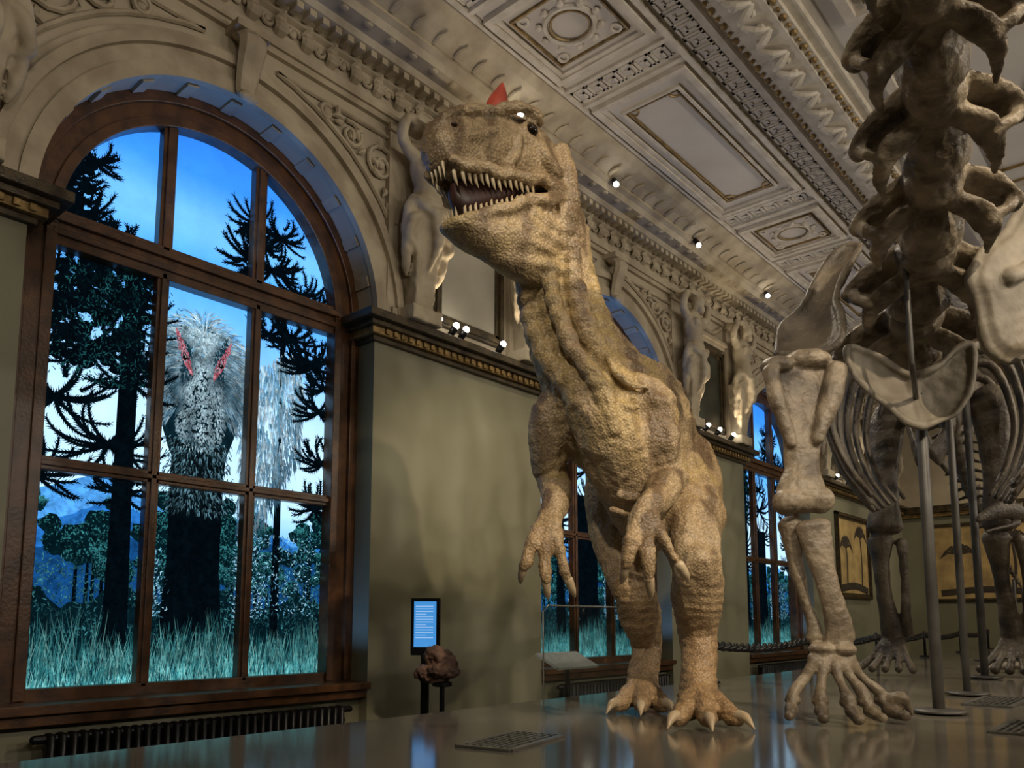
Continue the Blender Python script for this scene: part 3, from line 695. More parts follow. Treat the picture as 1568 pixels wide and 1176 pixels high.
    def hl(secs, n=28, pw=.8):
        secs = catmull([list(s) for s in secs], 4); rings = []
        for x, zb, zt, hw, tap in secs:
            zc = (zb+zt)/2; hh = (zt-zb)/2; ring = []
            for k in range(n):
                a = 2*math.pi*k/n; c = math.cos(a); s = math.sin(a)
                yy = hw*math.copysign(abs(c)**pw, c); zz = math.copysign(abs(s)**pw, s)
                yy *= 1-tap*max(zz, 0)
                ring.append(H(x, yy, zc+hh*zz))
            rings.append(ring)
        mb.loft(rings)
    hl([(-.16,.02,.30,.10,.1),(-.08,-.04,.40,.17,.15),(.05,-.02,.46,.21,.2),(.2,.0,.48,.21,.22),(.33,.01,.46,.185,.22),(.48,.015,.41,.16,.22),(.62,.02,.37,.14,.22),(.74,.03,.325,.125,.18),(.79,.05,.28,.105,.18),(.82,.10,.21,.06,.1)])
    hl([(-.16,-.32,.02,.12,0),(-.05,-.40,.0,.18,0),(.10,-.43,-.015,.20,0),(.25,-.43,-.055,.185,0),(.42,-.40,-.125,.16,0),(.56,-.365,-.175,.14,0),(.66,-.33,-.205,.12,0),(.725,-.30,-.22,.095,0),(.755,-.27,-.235,.05,0)], pw=.9)
    R = random.Random(9)
    for s in (-1, 1):
        def tb(pts, r, seg=8, sub=4): mb.tube([H(x, s*y, z) for x, y, z in pts], r, seg, sub)
        tb([(.06,.175,.41),(.15,.20,.425),(.26,.195,.435),(.36,.15,.43)], [.020,.034,.038,.028])
        tb([(.34,.13,.42),(.5,.11,.395),(.64,.09,.36),(.75,.07,.31)], [.034,.034,.03,.022])
        ring = []
        for k in range(13):
            a = 2*math.pi*k/12; ring.append((.185+.062*math.cos(a), .196-.01*abs(math.cos(a)), .325+.055*math.sin(a)))
        tb(ring, [.016]*13, 6, 1)
        tb([(.02,.20,.10),(.12,.21,.18),(.14,.205,.26)], [.05,.05,.03])
        tb([(-.05,.20,.03),(.05,.205,.01),(.15,.205,.045),(.25,.195,.02),(.35,.175,.04),(.45,.16,.02),(.55,.148,.045),(.65,.135,.03),(.76,.10,.06)], [.035,.042,.038,.042,.034,.038,.032,.034,.028])
        tb([(-.06,.185,-.06),(.05,.20,-.05),(.15,.20,-.085),(.25,.185,-.09),(.4,.16,-.155),(.56,.135,-.205),(.70,.095,-.24)], [.04,.04,.044,.036,.036,.032,.026])
        tb([(-.10,.16,.30),(-.08,.20,.12),(-.06,.20,-.1),(-.02,.16,-.27)], [.05,.06,.065,.05])
        tb([(.29,.185,.26),(.32,.18,.17),(.37,.17,.09)], [.028,.026,.02])
        tb([(.45,.15,.27),(.58,.135,.21),(.70,.12,.19)], [.022,.028,.015])
        for k in range(6): tb([(.02+.055*k,.203-.007*k,-.08-.01*k),(.03+.055*k,.203-.007*k,-.18-.012*k)], [.019,.010], 6, 1)
        for k in range(46):
            x = R.uniform(.30,.76); hw = .185-.13*(x-.33)
            if R.random() < .5: mb.ell(H(x, s*(hw-.03), R.uniform(.10,.30)), R.uniform(.016,.028), seg=6, rg=4)
            else: mb.ell(H(x, s*R.uniform(.0,.09), .46-.26*(x-.25)), R.uniform(.012,.022), seg=6, rg=4)
    mb.tube([H(.45,0,-.35), H(.25,0,-.39), H(.05,0,-.41), H(-.12,0,-.45), H(-.25,0,-.55)], [(.09,.06),(.12,.09),(.15,.12),(.16,.16),(.14,.15)], 14, 4)
    R = random.Random(4)
    for k in range(30):
        t = k/29; i = t*4; P = [(.42,4.90,2.72),(.48,4.97,2.35),(.53,5.04,2.03),(.60,5.14,1.86),(.82,5.36,1.82)]
        a = int(min(i, 3)); w = i-a; p = V(P[a]).lerp(V(P[a+1]), w)
        mb.ell(G(*(p+V((-.03,-.04,0)))), (.035,.035,.045), seg=8, rg=6)
    o = fuse(mb, 'allosaurus_model', None, .0105, 2)
    me = o.data
    def dis(p, n):
        z = p.z; d = .006*noise.noise(p*9)+.003*noise.noise(p*26)
        if 2.6 < z < 4.0:
            w = min(1, (z-2.6)/.3, (4.0-z)/.2); a = math.sin(z*62+6*noise.noise(p*2.6)); d += .0105*w*a*(.65+.7*noise.noise(p*2+V((3,1,7))))
        if z > 3.7: d += .005*noise.noise(p*17+V((5,5,5)))+.009*(1-abs(noise.noise(p*9)*2))-.003
        if z < 1.9:
            d += .0024*math.sin(z*120+5*noise.noise(p*5))*min(1, (1.9-z)/.3)+.006*noise.noise(p*15)
        if 1.6 <= z <= 3.4:
            w = min(1, (3.4-z)/.3, (z-1.6)/.2)
            d += w*(.021*(1-abs(noise.noise(V((p.x*5.5, p.y*5.5, p.z*2.4)))*2.2))-.012)+w*.006*(1-abs(noise.noise(p*13)*2.2))
        return d
    displace(me, dis)
    at = me.color_attributes.new('Col', 'FLOAT_COLOR', 'POINT')
    tan = V((.47,.325,.17)); dk = V((.12,.068,.034)); pale = V((.59,.455,.28)); ora = V((.48,.295,.145)); yel = V((.55,.39,.13))
    def ss(a, b, x): t = max(0, min(1, (x-a)/(b-a))); return t*t*(3-2*t)
    buf = []
    for v in me.vertices:
        p = v.co; n = v.normal; n1 = noise.noise(V((p.x*3, p.y*3, p.z*1.4))); n2 = noise.noise(p*9); n3 = noise.noise(V((p.x*7+4, p.y*7, p.z*.8)))
        c = tan.lerp(pale, ss(-.3, .4, n1)*.5)
        c = c.lerp(ora, ss(2.2, 1.3, p.z)*.55)
        k = ss(.07, .33, n3+n2*.15)*(.74 if p.z > 1.9 else .2); c = c.lerp(dk, k)
        if 2.4 < p.z < 3.9: c = c.lerp(yel, .5*ss(-.05, .35, -n3))
        c = c.lerp(pale, ss(.3, -.7, n.z)*(.45 if p.z > 2 else .15))
        c = c.lerp(dk, .22*ss(.30,.70,abs(n2)*1.6))
        if p.z > 4.0: c = c.lerp(dk, .35*ss(-.1,.8,n.z))
        buf.extend((c.x, c.y, c.z, 1))
    at.data.foreach_set('color', buf)
    m = bpy.data.materials.new('reptile_skin'); m.use_nodes = True; nt = m.node_tree; b = nt.nodes['Principled BSDF']
    vc = nt.nodes.new('ShaderNodeVertexColor'); vc.layer_name = 'Col'; tc = nt.nodes.new('ShaderNodeTexCoord')
    vo = nt.nodes.new('ShaderNodeTexVoronoi'); vo.inputs['Scale'].default_value = 66; nt.links.new(tc.outputs['Object'], vo.inputs['Vector'])
    vo2 = nt.nodes.new('ShaderNodeTexVoronoi'); vo2.inputs['Scale'].default_value = 27; nt.links.new(tc.outputs['Object'], vo2.inputs['Vector'])
    nz = nt.nodes.new('ShaderNodeTexNoise'); nz.inputs['Scale'].default_value = 10; nz.inputs['Detail'].default_value = 6; nt.links.new(tc.outputs['Object'], nz.inputs['Vector'])
    mr = nt.nodes.new('ShaderNodeMapRange'); mr.inputs['From Max'].default_value = .7; mr.inputs['To Min'].default_value = 1.14; mr.inputs['To Max'].default_value = .62
    nt.links.new(vo.outputs['Distance'], mr.inputs['Value'])
    mul = nt.nodes.new('ShaderNodeVectorMath'); mul.operation = 'SCALE'; nt.links.new(vc.outputs['Color'], mul.inputs[0]); nt.links.new(mr.outputs['Result'], mul.inputs['Scale'])
    nt.links.new(mul.outputs['Vector'], b.inputs['Base Color']); b.inputs['Roughness'].default_value = .42
    add = nt.nodes.new('ShaderNodeMath'); add.operation = 'MULTIPLY_ADD'; add.inputs[1].default_value = -.8
    nt.links.new(vo.outputs['Distance'], add.inputs[0])
    a2 = nt.nodes.new('ShaderNodeMath'); a2.operation = 'MULTIPLY_ADD'; a2.inputs[1].default_value = -.5
    nt.links.new(vo2.outputs['Distance'], a2.inputs[0]); nt.links.new(nz.outputs['Fac'], a2.inputs[2]); nt.links.new(a2.outputs[0], add.inputs[2])
    bp = nt.nodes.new('ShaderNodeBump'); bp.inputs['Strength'].default_value = .6; bp.inputs['Distance'].default_value = .010
    nt.links.new(add.outputs[0], bp.inputs['Height']); nt.links.new(bp.outputs['Normal'], b.inputs['Normal'])
    me.materials.clear(); me.materials.append(m)
    claws.obj('claws', M_claw, smooth=True, parent=o)
    tm = MB()
    for s in (-1, 1):
        for k in range(14):
            x = .24+.038*k; hw = .19-(.19-.10)*(k/13)
            if x > .72: hw = .08
            L = R.uniform(.05,.085); tm.tube([H(x, s*hw, .01), H(x-.005, s*hw, .01-L*.6), H(x-.022, s*hw*.98, .01-L)], [.012,.010,.001], 6, 2, ref=(1,0,0))
        for k in range(12):
            x = .30+.035*k; hw = .16-(.16-.08)*(k/11); zt = -.095-.115*(k/11)
            L = R.uniform(.035,.055); tm.tube([H(x, s*hw, zt-.01), H(x, s*hw, zt+L*.6), H(x-.014, s*hw*.97, zt+L)], [.010,.008,.001], 6, 2, ref=(1,0,0))
    for y in (-.05,-.018,.018,.05):
        tm.tube([H(.78, y, .06), H(.775, y, -.03)], [.012,.001], 6, 1, ref=(1,0,0)); tm.tube([H(.725, y, -.23), H(.725, y, -.175)], [.010,.001], 6, 1, ref=(1,0,0))
    tm.obj('teeth', M_tooth, smooth=True, parent=o)
    mm = MB(); mm.tube([H(.0,0,-.0), H(.3,0,-.04), H(.52,0,-.08), H(.66,0,-.09)], [(.15,.03),(.13,.06),(.095,.10),(.06,.10)], 12, 3, ref=u); mm.obj('mouth_lining', M_mouth, smooth=True, parent=o)
    em = MB()
    for s in (-1, 1): em.ell(H(.185, s*.190, .325), .040, seg=16, rg=12)
    em.obj('eyes', M_eye, smooth=True, parent=o)
    hm = MB()
    hm.tube([H(.36,.075,.38), H(.335,.085,.48), H(.30,.09,.56), H(.275,.09,.62)], [(.075,.055),(.065,.046),(.038,.028),(.009,.009)], 12, 5, ref=g)
    hm.obj('lacrimal_horn', M_horn, smooth=True, parent=o)
    nm = MB()
    for s in (-1, 1): nm.ell(H(.72, s*.112, .25), (.020,.020,.012), seg=10, rg=8)
    nm.obj('nostrils', M_mouth, smooth=True, parent=o)
    return o
allosaurus()

# ------------------------------------------------------------------ SAUROPOD SKELETON
def vertebra(mb, p, d, L, w, sp, up=V((0,0,1)), cerv=False):
    a = d.normalized(); b = a.cross(up).normalized(); c = b.cross(a); p = V(p)
    def W(x, y, z): return p+a*x+b*y+c*z
    k = 1.25 if cerv else 1
    mb.tube([W(-L*.5,0,0), W(-L*.32,0,0), W(0,0,.01), W(L*.28,0,0), W(L*.5,0,0)], [w*.36*k,w*.33*k,w*.21*k,w*.30*k,w*.26*k], 14, 3, ref=c)
    for s in (-1, 1):
        if cerv:
            mb.tube([W(L*.05,s*w*.15,w*.08), W(0,s*w*.45,w*.04), W(-L*.05,s*w*.78,-w*.06), W(-L*.12,s*w*.98,-w*.18)], [(L*.40,w*.14),(L*.33,w*.12),(L*.22,w*.09),(L*.11,w*.07)], 10, 4, ref=c)
            mb.tube([W(L*.15,s*w*.15,-w*.18), W(0,s*w*.50,-w*.34), W(-L*.25,s*w*.66,-w*.42), W(-L*.55,s*w*.66,-w*.44)], [(w*.17,w*.12),(w*.22,w*.08),(w*.14,w*.06),(w*.04,w*.03)], 8, 4, ref=c)
            mb.tube([W(-.03,s*w*.92,-w*.12), W(-.02,s*w*.84,-w*.28), W(-L*.05,s*w*.62,-w*.40)], [w*.10,w*.08,w*.11], 8, 3)
            mb.tube([W(L*.3,s*w*.12,w*.25), W(L*.05,s*w*.22,w*.45), W(-L*.3,s*w*.16,w*.3)], [(w*.06,L*.1),(w*.08,L*.2),(w*.06,L*.1)], 8, 3)
        else:
            mb.tube([W(0,0,w*.1), W(-L*.05,s*w*.45,w*.05), W(-L*.1,s*w*.85,-w*.08)], [(L*.16,w*.12),(L*.2,w*.07),(L*.12,w*.06)], 8, 3, ref=c)
        z = .15 if cerv else .11
        mb.tube([W(0,s*w*.1,w*.3), W(L*.35,s*w*.30,w*.42), W(L*.60,s*w*.34,w*.38)], [w*z,w*z*.8,w*z*1.1], 8, 3, ref=c)
        mb.tube([W(0,s*w*.1,w*.3), W(-L*.35,s*w*.24,w*.45), W(-L*.5,s*w*.26,w*.40)], [w*z,w*z*.8,w*z*.8], 8, 3, ref=c)
        mb.tube([W(0,s*w*.05,w*.2), W(-L*.05,s*w*.12,sp*.6), W(-L*.1,s*w*.18,sp)], [(L*.14,w*.09),(L*.12,w*.08),(L*.09,w*.07)], 8, 3, ref=b)

def sauropod():
    e = bpy.data.objects.new('sauropod_skeleton', None); COL.objects.link(e)
    G = alpha
    mb = MB()
    ch = [(2.90,5.6,2.10),(2.68,5.0,2.28),(2.46,4.42,2.45),(2.19,3.86,2.60),(1.91,3.34,2.72),(1.62,2.84,2.82),(1.32,2.36,2.90),(1.02,1.9,2.94)]
    C = [G(*x) for x in ch]
    for i, p in enumerate(C):
        d = (C[min(i+1, 7)]-C[max(i-1, 0)]); w = .51-.035*i
        if i < 7: vertebra(mb, p, d, .58, w, .30, cerv=True)
    o = fuse(mb, 'neck_vertebrae', [M_bone_m], .0115, 1, e); displace(o.data, lambda p, n: .014*noise.noise(p*7)+.007*noise.noise(p*20)-.012*max(0, noise.noise(p*9+V((3,8,1)))))
    mb = MB(); a = (C[7]-C[6]).normalized(); s = a.cross(V((0,0,1))).normalized(); u = s.cross(a); p = C[7]
    mb.tube([p-a*.1, p+a*.1-u*.02, p+a*.35-u*.12, p+a*.55-u*.2], [(.08,.09),(.12,.14),(.09,.09),(.10,.05)], 12, 4, ref=u)
    mb.tube([p-u*.1, p+a*.25-u*.22, p+a*.52-u*.28], [(.09,.03),(.08,.03),(.09,.03)], 10, 4, ref=u)
    fuse(mb, 'skull', [M_bone], .012, 2, e)
    mb = MB()
    sp = [list(C[1]), [4.62,6.25,3.70], [4.35,7.4,4.0], [4.05,8.8,4.25], [3.78,10.2,4.25], [3.6,11.8,4.0], [3.4,13.6,3.5], [3.3,15.6,3.0], [3.2,17.6,2.5], [3.1,19.5,2.2]]
    pts = [V(x) for x in catmull(sp, 6)]; n = len(pts)
    for i in range(6, n-1):
        d = pts[i-1]-pts[i+1]; w = .36 if i < 30 else max(.06, .34*(1-(i-30)/(n-30))); spn = .5 if i < 30 else max(.05, .5*(1-(i-30)/(n-26)))
        vertebra(mb, pts[i], d, d.length*.48, w, spn)
    fuse(mb, 'back_and_tail_vertebrae', [M_bone_d], .02, 1, e)
    mb = MB()
    for k in range(9):
        q = pts[8+k*2]; t = k/8; d = (V((-.206,.979,0))); b = V((.979,.206,0))
        hw = .50+.36*math.sin(math.pi*(.25+.6*t)); drop = 1.05+.55*math.sin(math.pi*(.15+.7*t))
        for s in (-1, 1):
            mb.tube([q+b*s*.1, q+b*s*hw*.75+V((0,0,.02))+d*.02, q+b*s*hw-V((0,0,drop*.4))+d*.06, q+b*s*hw*.88-V((0,0,drop*.75))+d*.05, q+b*s*hw*.62-V((0,0,drop))-d*.02], [(.06,.05),(.07,.05),(.085,.036),(.08,.032),(.05,.025)], 8, 5)
    fuse(mb, 'ribs', [M_bone_d], .013, 2, e)
    def forelimb(off, mats):
        mb = MB(); bl, bq = off
        def g(l, q, z): return G(bl+l, bq+q, z)
        T = lambda pts, r, ref=(-.655,.756,0), seg=14: mb.tube([g(*p) for p in pts], r, seg, 5, ref=ref)
        T([(.02,.12,1.68),(.03,.10,1.55),(.02,.08,1.36),(-.01,.05,1.16),(-.03,.03,.96),(-.05,.0,.82),(-.05,0,.74)], [(.21,.06),(.235,.06),(.18,.06),(.125,.07),(.115,.075),(.16,.10),(.15,.10)])
        T([(-.20,.04,1.62),(-.18,.0,1.40),(-.10,-.01,1.12)], [.055,.05,.035]); T([(.23,.04,1.64),(.17,.0,1.44),(.05,-.02,1.14)], [.065,.07,.045])
        mb.ell(g(-.15,-.03,.75), (.10,.09,.085)); mb.ell(g(.05,-.03,.76), (.10,.09,.085)); mb.ell(g(.05,.12,1.70), (.18,.13,.08)); mb.ell(g(-.14,.10,1.67), (.11,.09,.06))
        T([(-.10,.08,.62),(-.085,.08,.45),(-.045,.08,.2),(.01,.06,-.02),(.02,.05,-.11)], [(.08,.085),(.055,.06),(.038,.045),(.044,.05),(.06,.055)])
        T([(.0,-.04,.60),(.03,-.05,.4),(.085,-.05,.15),(.13,-.04,-.02),(.14,-.02,-.11)], [(.12,.06),(.085,.05),(.070,.05),(.085,.05),(.10,.06)])
        mb.ell(g(.03,-.01,-.165), (.085,.075,.042)); mb.ell(g(.15,-.03,-.165), (.09,.08,.042)); mb.ell(g(.09,.03,-.16), (.08,.08,.04))
        for k in range(5):
            t = (k-2)/2; tx = .085+.105*t; bx = .09+.27*t; bqq = -.06-.16*(1-abs(t))
            T([(tx,-.02,-.225),(tx*.9+bx*.1,bqq*.25-.01,-.26),(tx*.55+bx*.45,bqq*.55,-.345),(bx*.95+tx*.05,bqq*.95,-.43),(bx,bqq,-.475)], [.048,.040,.029,.038,.054], seg=10)
            T([(bx+.02*t,bqq-.035,-.52),(bx+.05*t,bqq-.10,-.545)], [.046,.036], seg=8); mb.ell(g(bx+.07*t,bqq-.135,-.553), (.038,.038,.032), seg=8, rg=6)
        T([(.385,-.07,-.50),(.45,-.13,-.46),(.50,-.15,-.555)], [.055,.045,.008], seg=10)
        o = fuse(mb, 'forelimb', mats, .0105, 1, e); displace(o.data, lambda p, n: .010*noise.noise(p*8)+.004*noise.noise(p*25))
    forelimb((1.88, 5.0), [M_bone])
    forelimb((3.35, 4.55), [M_bone])
    def plate(name, outline, cen, A, B, th, m, dome=.05, ridge=None):
        mb = MB(); N = A.cross(B); c = G(*cen); ol = catmull([list(x) for x in outline+[outline[0]]], 5)[:-1]; rings = []
        for k, (sc, d) in enumerate(((.02,1),(.3,.95),(.6,.8),(.85,.5),(1.0,0))):
            rings.append([c+A*(x*sc)+B*(y*sc)+N*(th*.5*(1 if d else 0)+dome*d) for x, y in ol])
        for sc, d in ((.97,-.2),(.85,.3),(.5,.8),(.02,1)):
            rings.append([c+A*(x*sc)+B*(y*sc)+N*(-th*.5+dome*d) for x, y in ol])
        mb.loft(rings)
        rim = [c+A*(x*.97)+B*(y*.97) for x, y in ol]; rim.append(rim[0]); mb.tube(rim, [.026]*len(rim), 8, 1, ref=N, cap=0)
        if ridge:
            rp = [c+A*x+B*y+N*z for x, y, z in ridge]; mb.tube(rp, [.05]+[.04]*(len(rp)-2)+[.03], 10, 4, ref=N)
        o = fuse(mb, name, [m], .011, 3, e); displace(o.data, lambda p, n: .016*noise.noise(p*4)+.004*noise.noise(p*18)); return o
    Rv = V((.7559,.6547,0)); Fv = V((-.6547,.7559,0)); Z = V((0,0,1))
    A = Rv; B = (Z*.95+Fv*.2).normalized()
    plate('coracoids', [(0,-.32),(.11,-.28),(.24,-.22),(.36,-.06),(.43,.14),(.44,.32),(.32,.28),(.18,.15),(0,.08),(-.10,.12),(-.26,.25),(-.44,.30),(-.43,.12),(-.32,-.06),(-.20,-.18),(-.11,-.28)], (2.75,5.3,1.6), A, B, .06, M_bone_p, -.07, [(0,.06,-.05),(0,-.1,-.06),(0,-.3,-.01)])
    plate('scapula_left', [(-.16,-.36),(-.06,-.50),(.16,-.54),(.36,-.36),(.36,-.05),(.32,.35),(.40,.70),(.22,.72),(.08,.46),(-.04,.28),(-.22,.14),(-.30,-.06),(-.22,-.20)], (3.08,4.80,2.14), (Rv*.9+Fv*.4).normalized(), (Z*.97+Rv*.15).normalized(), .07, M_bone_p, .06, [(-.1,-.05,.10),(.08,.06,.11),(.20,.36,.06),(.28,.64,.02)])
    plate('scapula_right', [(-.20,-.24),(.0,-.32),(.20,-.24),(.19,.0),(.13,.2),(.16,.45),(.24,.70),(.10,.72),(-.02,.48),(-.10,.2),(-.22,.02)], (2.03,5.2,2.0), (Rv*.8-Fv*.6).normalized(), (Z*.86+Rv*.3+Fv*.35).normalized(), .06, M_bone_d, -.06)
    mb = MB(); Wd = lambda x, y, z: V((x, y, z))
    for s in (-1, 1):
        cx = 3.77+s*.32
        mb.tube([Wd(cx,9.7,4.35),Wd(cx,10.2,4.45),Wd(cx,10.8,4.25)], [(.05,.22),(.06,.28),(.05,.16)], 10, 4); mb.tube([Wd(cx,10.2,4.1),Wd(cx-s*.1,9.9,3.7),Wd(cx-s*.25,9.6,3.3)], [(.06,.12),(.04,.1),(.05,.14)], 10, 4); mb.tube([Wd(cx,10.3,4.1),Wd(cx-s*.1,10.7,3.7),Wd(cx-s*.2,11.1,3.4)], [(.06,.1),(.04,.07),(.04,.07)], 10, 4)
        fx = 3.77+s*.55; dy = .3*s
        mb.tube([Wd(fx-s*.1,10.2,4.05),Wd(fx,10.15,3.85),Wd(fx,10.1+dy*.4,3.2),Wd(fx,10.05+dy*.6,2.75),Wd(fx,10.05+dy*.7,2.58)], [(.19,.12),(.21,.12),(.14,.10),(.18,.12),(.21,.14)], 12, 5, ref=(0,1,0))
        mb.tube([Wd(fx-.06,10.05+dy*.7,2.45),Wd(fx-.05,10.12+dy,2.0),Wd(fx-.02,10.25+dy,1.35)], [(.15,.12),(.085,.07),(.12,.10)], 12, 5, ref=(0,1,0)); mb.tube([Wd(fx+.16,10.1+dy*.7,2.42),Wd(fx+.18,10.15+dy,2.0),Wd(fx+.14,10.28+dy,1.35)], [.065,.045,.07], 10, 5, ref=(0,1,0))
        for k in range(5):
            t = (k-2)/2; mb.tube([Wd(fx+.09*t,10.2+dy,1.28),Wd(fx+.2*t,10.02+dy,1.08),Wd(fx+.29*t,9.86+dy,.97)], [.05,.036,.048], 8, 3)
    o = fuse(mb, 'pelvis_and_hindlimbs', [M_bone_d], .018, 1, e); displace(o.data, lambda p, n: .012*noise.noise(p*7))
    mb = MB()
    def pole(x, y, z1, r=.035):
        mb.tube([(x,y,.93),(x,y,z1)], [r,r], 12, 1, ref=(1,0,0)); mb.tube([(x,y,.912),(x,y,.925)], [.17,.165], 20, 1, ref=(1,0,0), cap=.05)
    pole(4.61,5.89,3.05,.038); pole(4.15,9.8,4.3,.04); pole(4.45,7.5,3.9,.03); pole(3.35,14.2,3.2,.03); pole(3.2,18,2.3,.03)
    mb.tube([G(2.50,4.85,1.6), G(2.50,4.85,2.25)], [.018,.018], 10, 1, ref=(1,0,0)); mb.tube([G(2.50,4.85,1.62), G(2.78,5.36,1.50)], [.018,.018], 10, 1)
    mb.obj('support_posts', M_pole, smooth=True, parent=e)
sauropod()

# ------------------------------------------------------------------ small skeletons at the back
def small_skeleton(name, x, y, rot, sc, m):
    mb = MB(); Rm = Matrix.Rotation(rot, 3, 'Z')
    def W(a, b, c): return V((x, y, .92))+Rm @ V((a*sc, b*sc, c*sc))
    sp = [(1.5,0,1.75),(1.25,0,1.75),(1.0,0,1.5),(.7,0,1.3),(.2,0,1.25),(-.3,0,1.2),(-1.0,0,1.1),(-1.8,0,.95),(-2.4,0,.8)]
    for i, q in enumerate(catmull([list(z) for z in sp], 4)):
        mb.ell(W(*q), .06*sc, seg=6, rg=5); mb.tube([W(*q), W(q[0]-.03, q[1], q[2]+.13)], [.02*sc,.012*sc], 6, 1, ref=(0,1,0))
    mb.tube([W(*q) for q in sp], [.035*sc]*9, 8, 4)
    mb.tube([W(1.4,0,1.78), W(1.65,0,1.80), W(1.95,0,1.68)], [(.07*sc,.09*sc),(.07*sc,.10*sc),(.03*sc,.04*sc)], 10, 4); mb.tube([W(1.42,0,1.66), W(1.85,0,1.56)], [.03*sc,.02*sc], 8, 1)
    for k in range(9):
        a = .75-.1*k; d = .5-.02*abs(k-4)
        for s in (-1, 1): mb.tube([W(a,0,1.28), W(a,s*.2,1.2), W(a+.03,s*.22,1.0), W(a+.05,s*.1,1.28-d)], [.02*sc,.022*sc,.02*sc,.012*sc], 6, 4)
    for s in (-1, 1):
        mb.tube([W(-.2,s*.15,1.2), W(.05,s*.2,.75), W(-.15,s*.2,.35), W(.0,s*.2,.06)], [.06*sc,.05*sc,.04*sc,.04*sc], 8, 1)
        for t in (-.1,0,.1): mb.tube([W(0,s*.2,.05), W(.22,s*.2+t,.02)], [.025*sc,.015*sc], 6, 1)
        mb.tube([W(.75,s*.15,1.15), W(.65,s*.2,.85), W(.85,s*.2,.7)], [.035*sc,.028*sc,.02*sc], 8, 1)
    fuse(mb, name, [m], .02, 1)
small_skeleton('theropod_skeleton', 4.6, 13.6, -1.3, 1.15, M_bone_d)
small_skeleton('theropod_skeleton', 5.4, 10.6, -2.2, .95, M_bone_d)
mb = MB()
mb.tube([(4.3,11.6,1.04),(4.6,11.9,1.14),(5.2,12.3,1.17),(5.6,12.6,1.07)], [(.12,.06),(.28,.14),(.34,.2),(.15,.1)], 14, 5)
for k in range(12): mb.tube([(4.4+.1*k,11.4+.06*k,1.2),(4.5+.1*k,11.75+.06*k,1.32),(4.4+.1*k,12.2+.06*k,1.1)], [.03,.035,.03], 6, 4)
mb.tube([(4.2,11.3,.98),(4.0,11.0,.97),(3.9,10.8,.95)], [(.12,.05),(.08,.04),(.03,.02)], 8, 3)
fuse(mb, 'low_reptile_skeleton', [M_bone_p], .02, 1)

# ------------------------------------------------------------------ lights
def spot(loc, tgt, power, size=50, blend=.6, col=(1,.88,.70), radius=.06, parent=None, name='spot_light'):
    L = bpy.data.lights.new(name, 'SPOT'); L.energy = power; L.spot_size = math.radians(size); L.spot_blend = blend; L.color = col; L.shadow_soft_size = radius
    o = bpy.data.objects.new(name, L); COL.objects.link(o); o.location = loc
    o.rotation_euler = (V(tgt)-V(loc)).to_track_quat('-Z', 'Y').to_euler()
    if parent: o.parent = parent
    return o
def fixture(loc, tgt, power, size=50, **k):
    loc = V(loc); d = (V(tgt)-loc).normalized(); mb = MB()
    mb.tube([loc-d*.10, loc], [.035,.042], 12, 1, ref=(0,1,0) if abs(d.y) < .9 else (1,0,0), mi=0)
    mb.ell(loc+d*.03, .036, seg=12, rg=8, mi=1)
    o = mb.obj('spotlight', [M_black, M_lamp], smooth=True)
    if power: spot(loc+d*.09, tgt, power, size, parent=o, **k)
for y, tgt, pw in ((6.3,(3.8,5.2,3.2),240),(8.2,(3.6,6.2,2.6),240),(10.4,(3.6,10,2.5),240),(12.9,(4.2,9.5,2.5),240),(15,(4.5,13,1.5),240)):
    fixture((.66, y, 7.10), tgt, pw, 45)
for y in (5.55, 5.8, 5.95, 6.55, 11.2, 11.5, 11.9, 12.4, 17.4, 18.2, .3, .9):
    fixture((.17, y, 4.60), (2.6, y+.4, 7.4), 24, 120, col=(1,.84,.62), radius=.04)
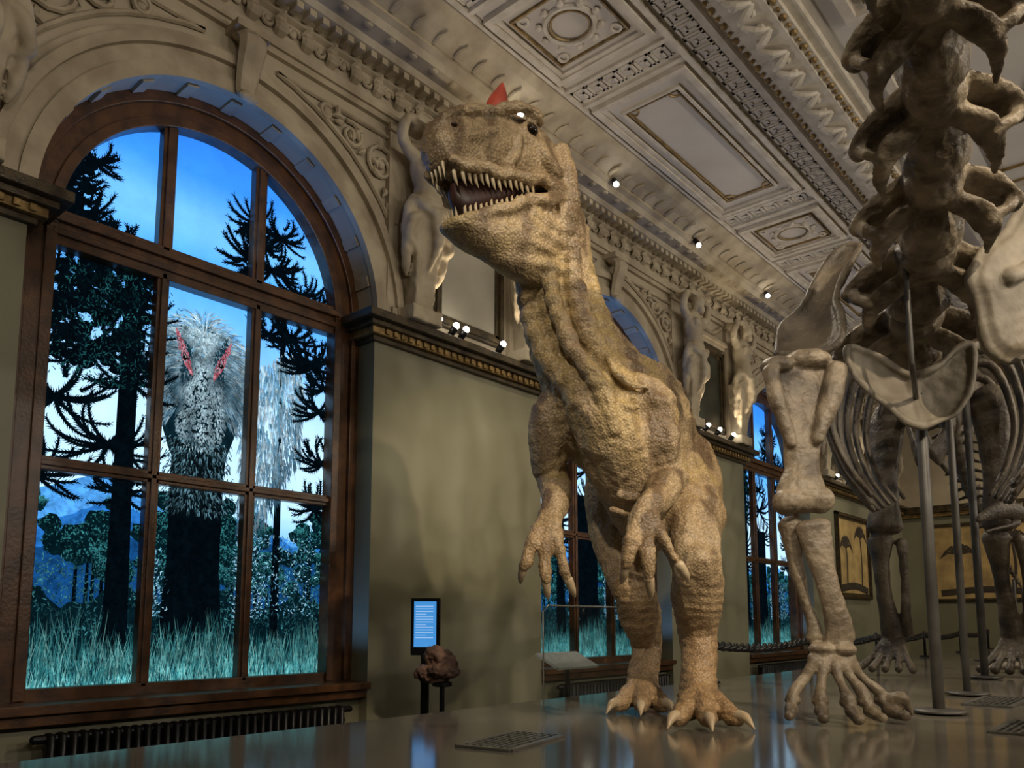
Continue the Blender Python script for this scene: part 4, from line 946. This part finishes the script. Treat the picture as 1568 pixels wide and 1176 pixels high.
for y in (-1, 3, 7, 11, 15, 19):
    spot((11.6, y, 4.7), (6.0, y, 7.4), 450, 135, .8, (1,.915,.79), .15, name='ceiling_fill_spot')  # added out-of-view fill spots that brighten the ceiling, no fixture behind them
WARM = (1,.83,.60)
spot((9.8,1.0,6.9), (3.9,4.9,3.0), 1500, 34, .5, WARM, .08, name='exhibit_spot')
spot((6.0,-2.2,6.6), (3.6,4.7,3.6), 700, 34, .5, (1,.90,.76), .08, name='exhibit_spot')
spot((10.8,7,6.9), (4.4,5.6,2.4), 600, 42, .5, WARM, .08, name='exhibit_spot')
spot((9,12,6.9), (3.8,9.8,2.5), 550, 60, .5, WARM, .08, name='exhibit_spot')
spot((6,18,7.0), (4,22,3), 450, 80, .6, WARM, .08, name='exhibit_spot')
for y, z, p, sz in ((5.35,3.0,200,24),(6.15,3.1,260,24),(7.0,3.1,180,34),(1.0,3,60,40),(11.8,3,220,42),(17.5,3,260,50),(20.5,3,200,50)):
    spot((2.6,y-.3,6.9), (0,y,z), p, sz, .9, (1,.91,.68), .05, name='wall_washer')
for y in (2, 8, 14):
    spot((6, y, 7.2), (6, y+2, 0), 95, 120, .8, (1,.87,.68), .2, name='ceiling_downlight')
for c in WC:   # added blue fill spots without fixtures, tinting the window reveals
    spot((-.14, c, 4.62), (-.10, c, 6.0), 26, 160, .5, (.14,.34,1.0), .03, name='reveal_blue_fill')
    spot((-.13, c+.9, 1.05), (-.10, c+1.5, 3.0), 14, 120, .6, (.18,.42,1.0), .03, name='reveal_blue_fill')

w = bpy.data.worlds.new('dim_room_air'); SC.world = w; w.use_nodes = True
w.node_tree.nodes['Background'].inputs['Color'].default_value = (.5,.6,.8,1); w.node_tree.nodes['Background'].inputs['Strength'].default_value = .02
try: SC.view_settings.view_transform = 'Standard'
except Exception: pass

# ------------------------------------------------------------------ camera
cd = bpy.data.cameras.new('camera'); cam = bpy.data.objects.new('camera', cd); COL.objects.link(cam)
cam.location = (6, 0, 1.5); cam.rotation_euler = (math.radians(96.8), 0, math.radians(40.9))
cd.sensor_width = 36; cd.lens = 28.125; cd.shift_y = .139; cd.clip_start = .05; cd.clip_end = 100
SC.camera = cam
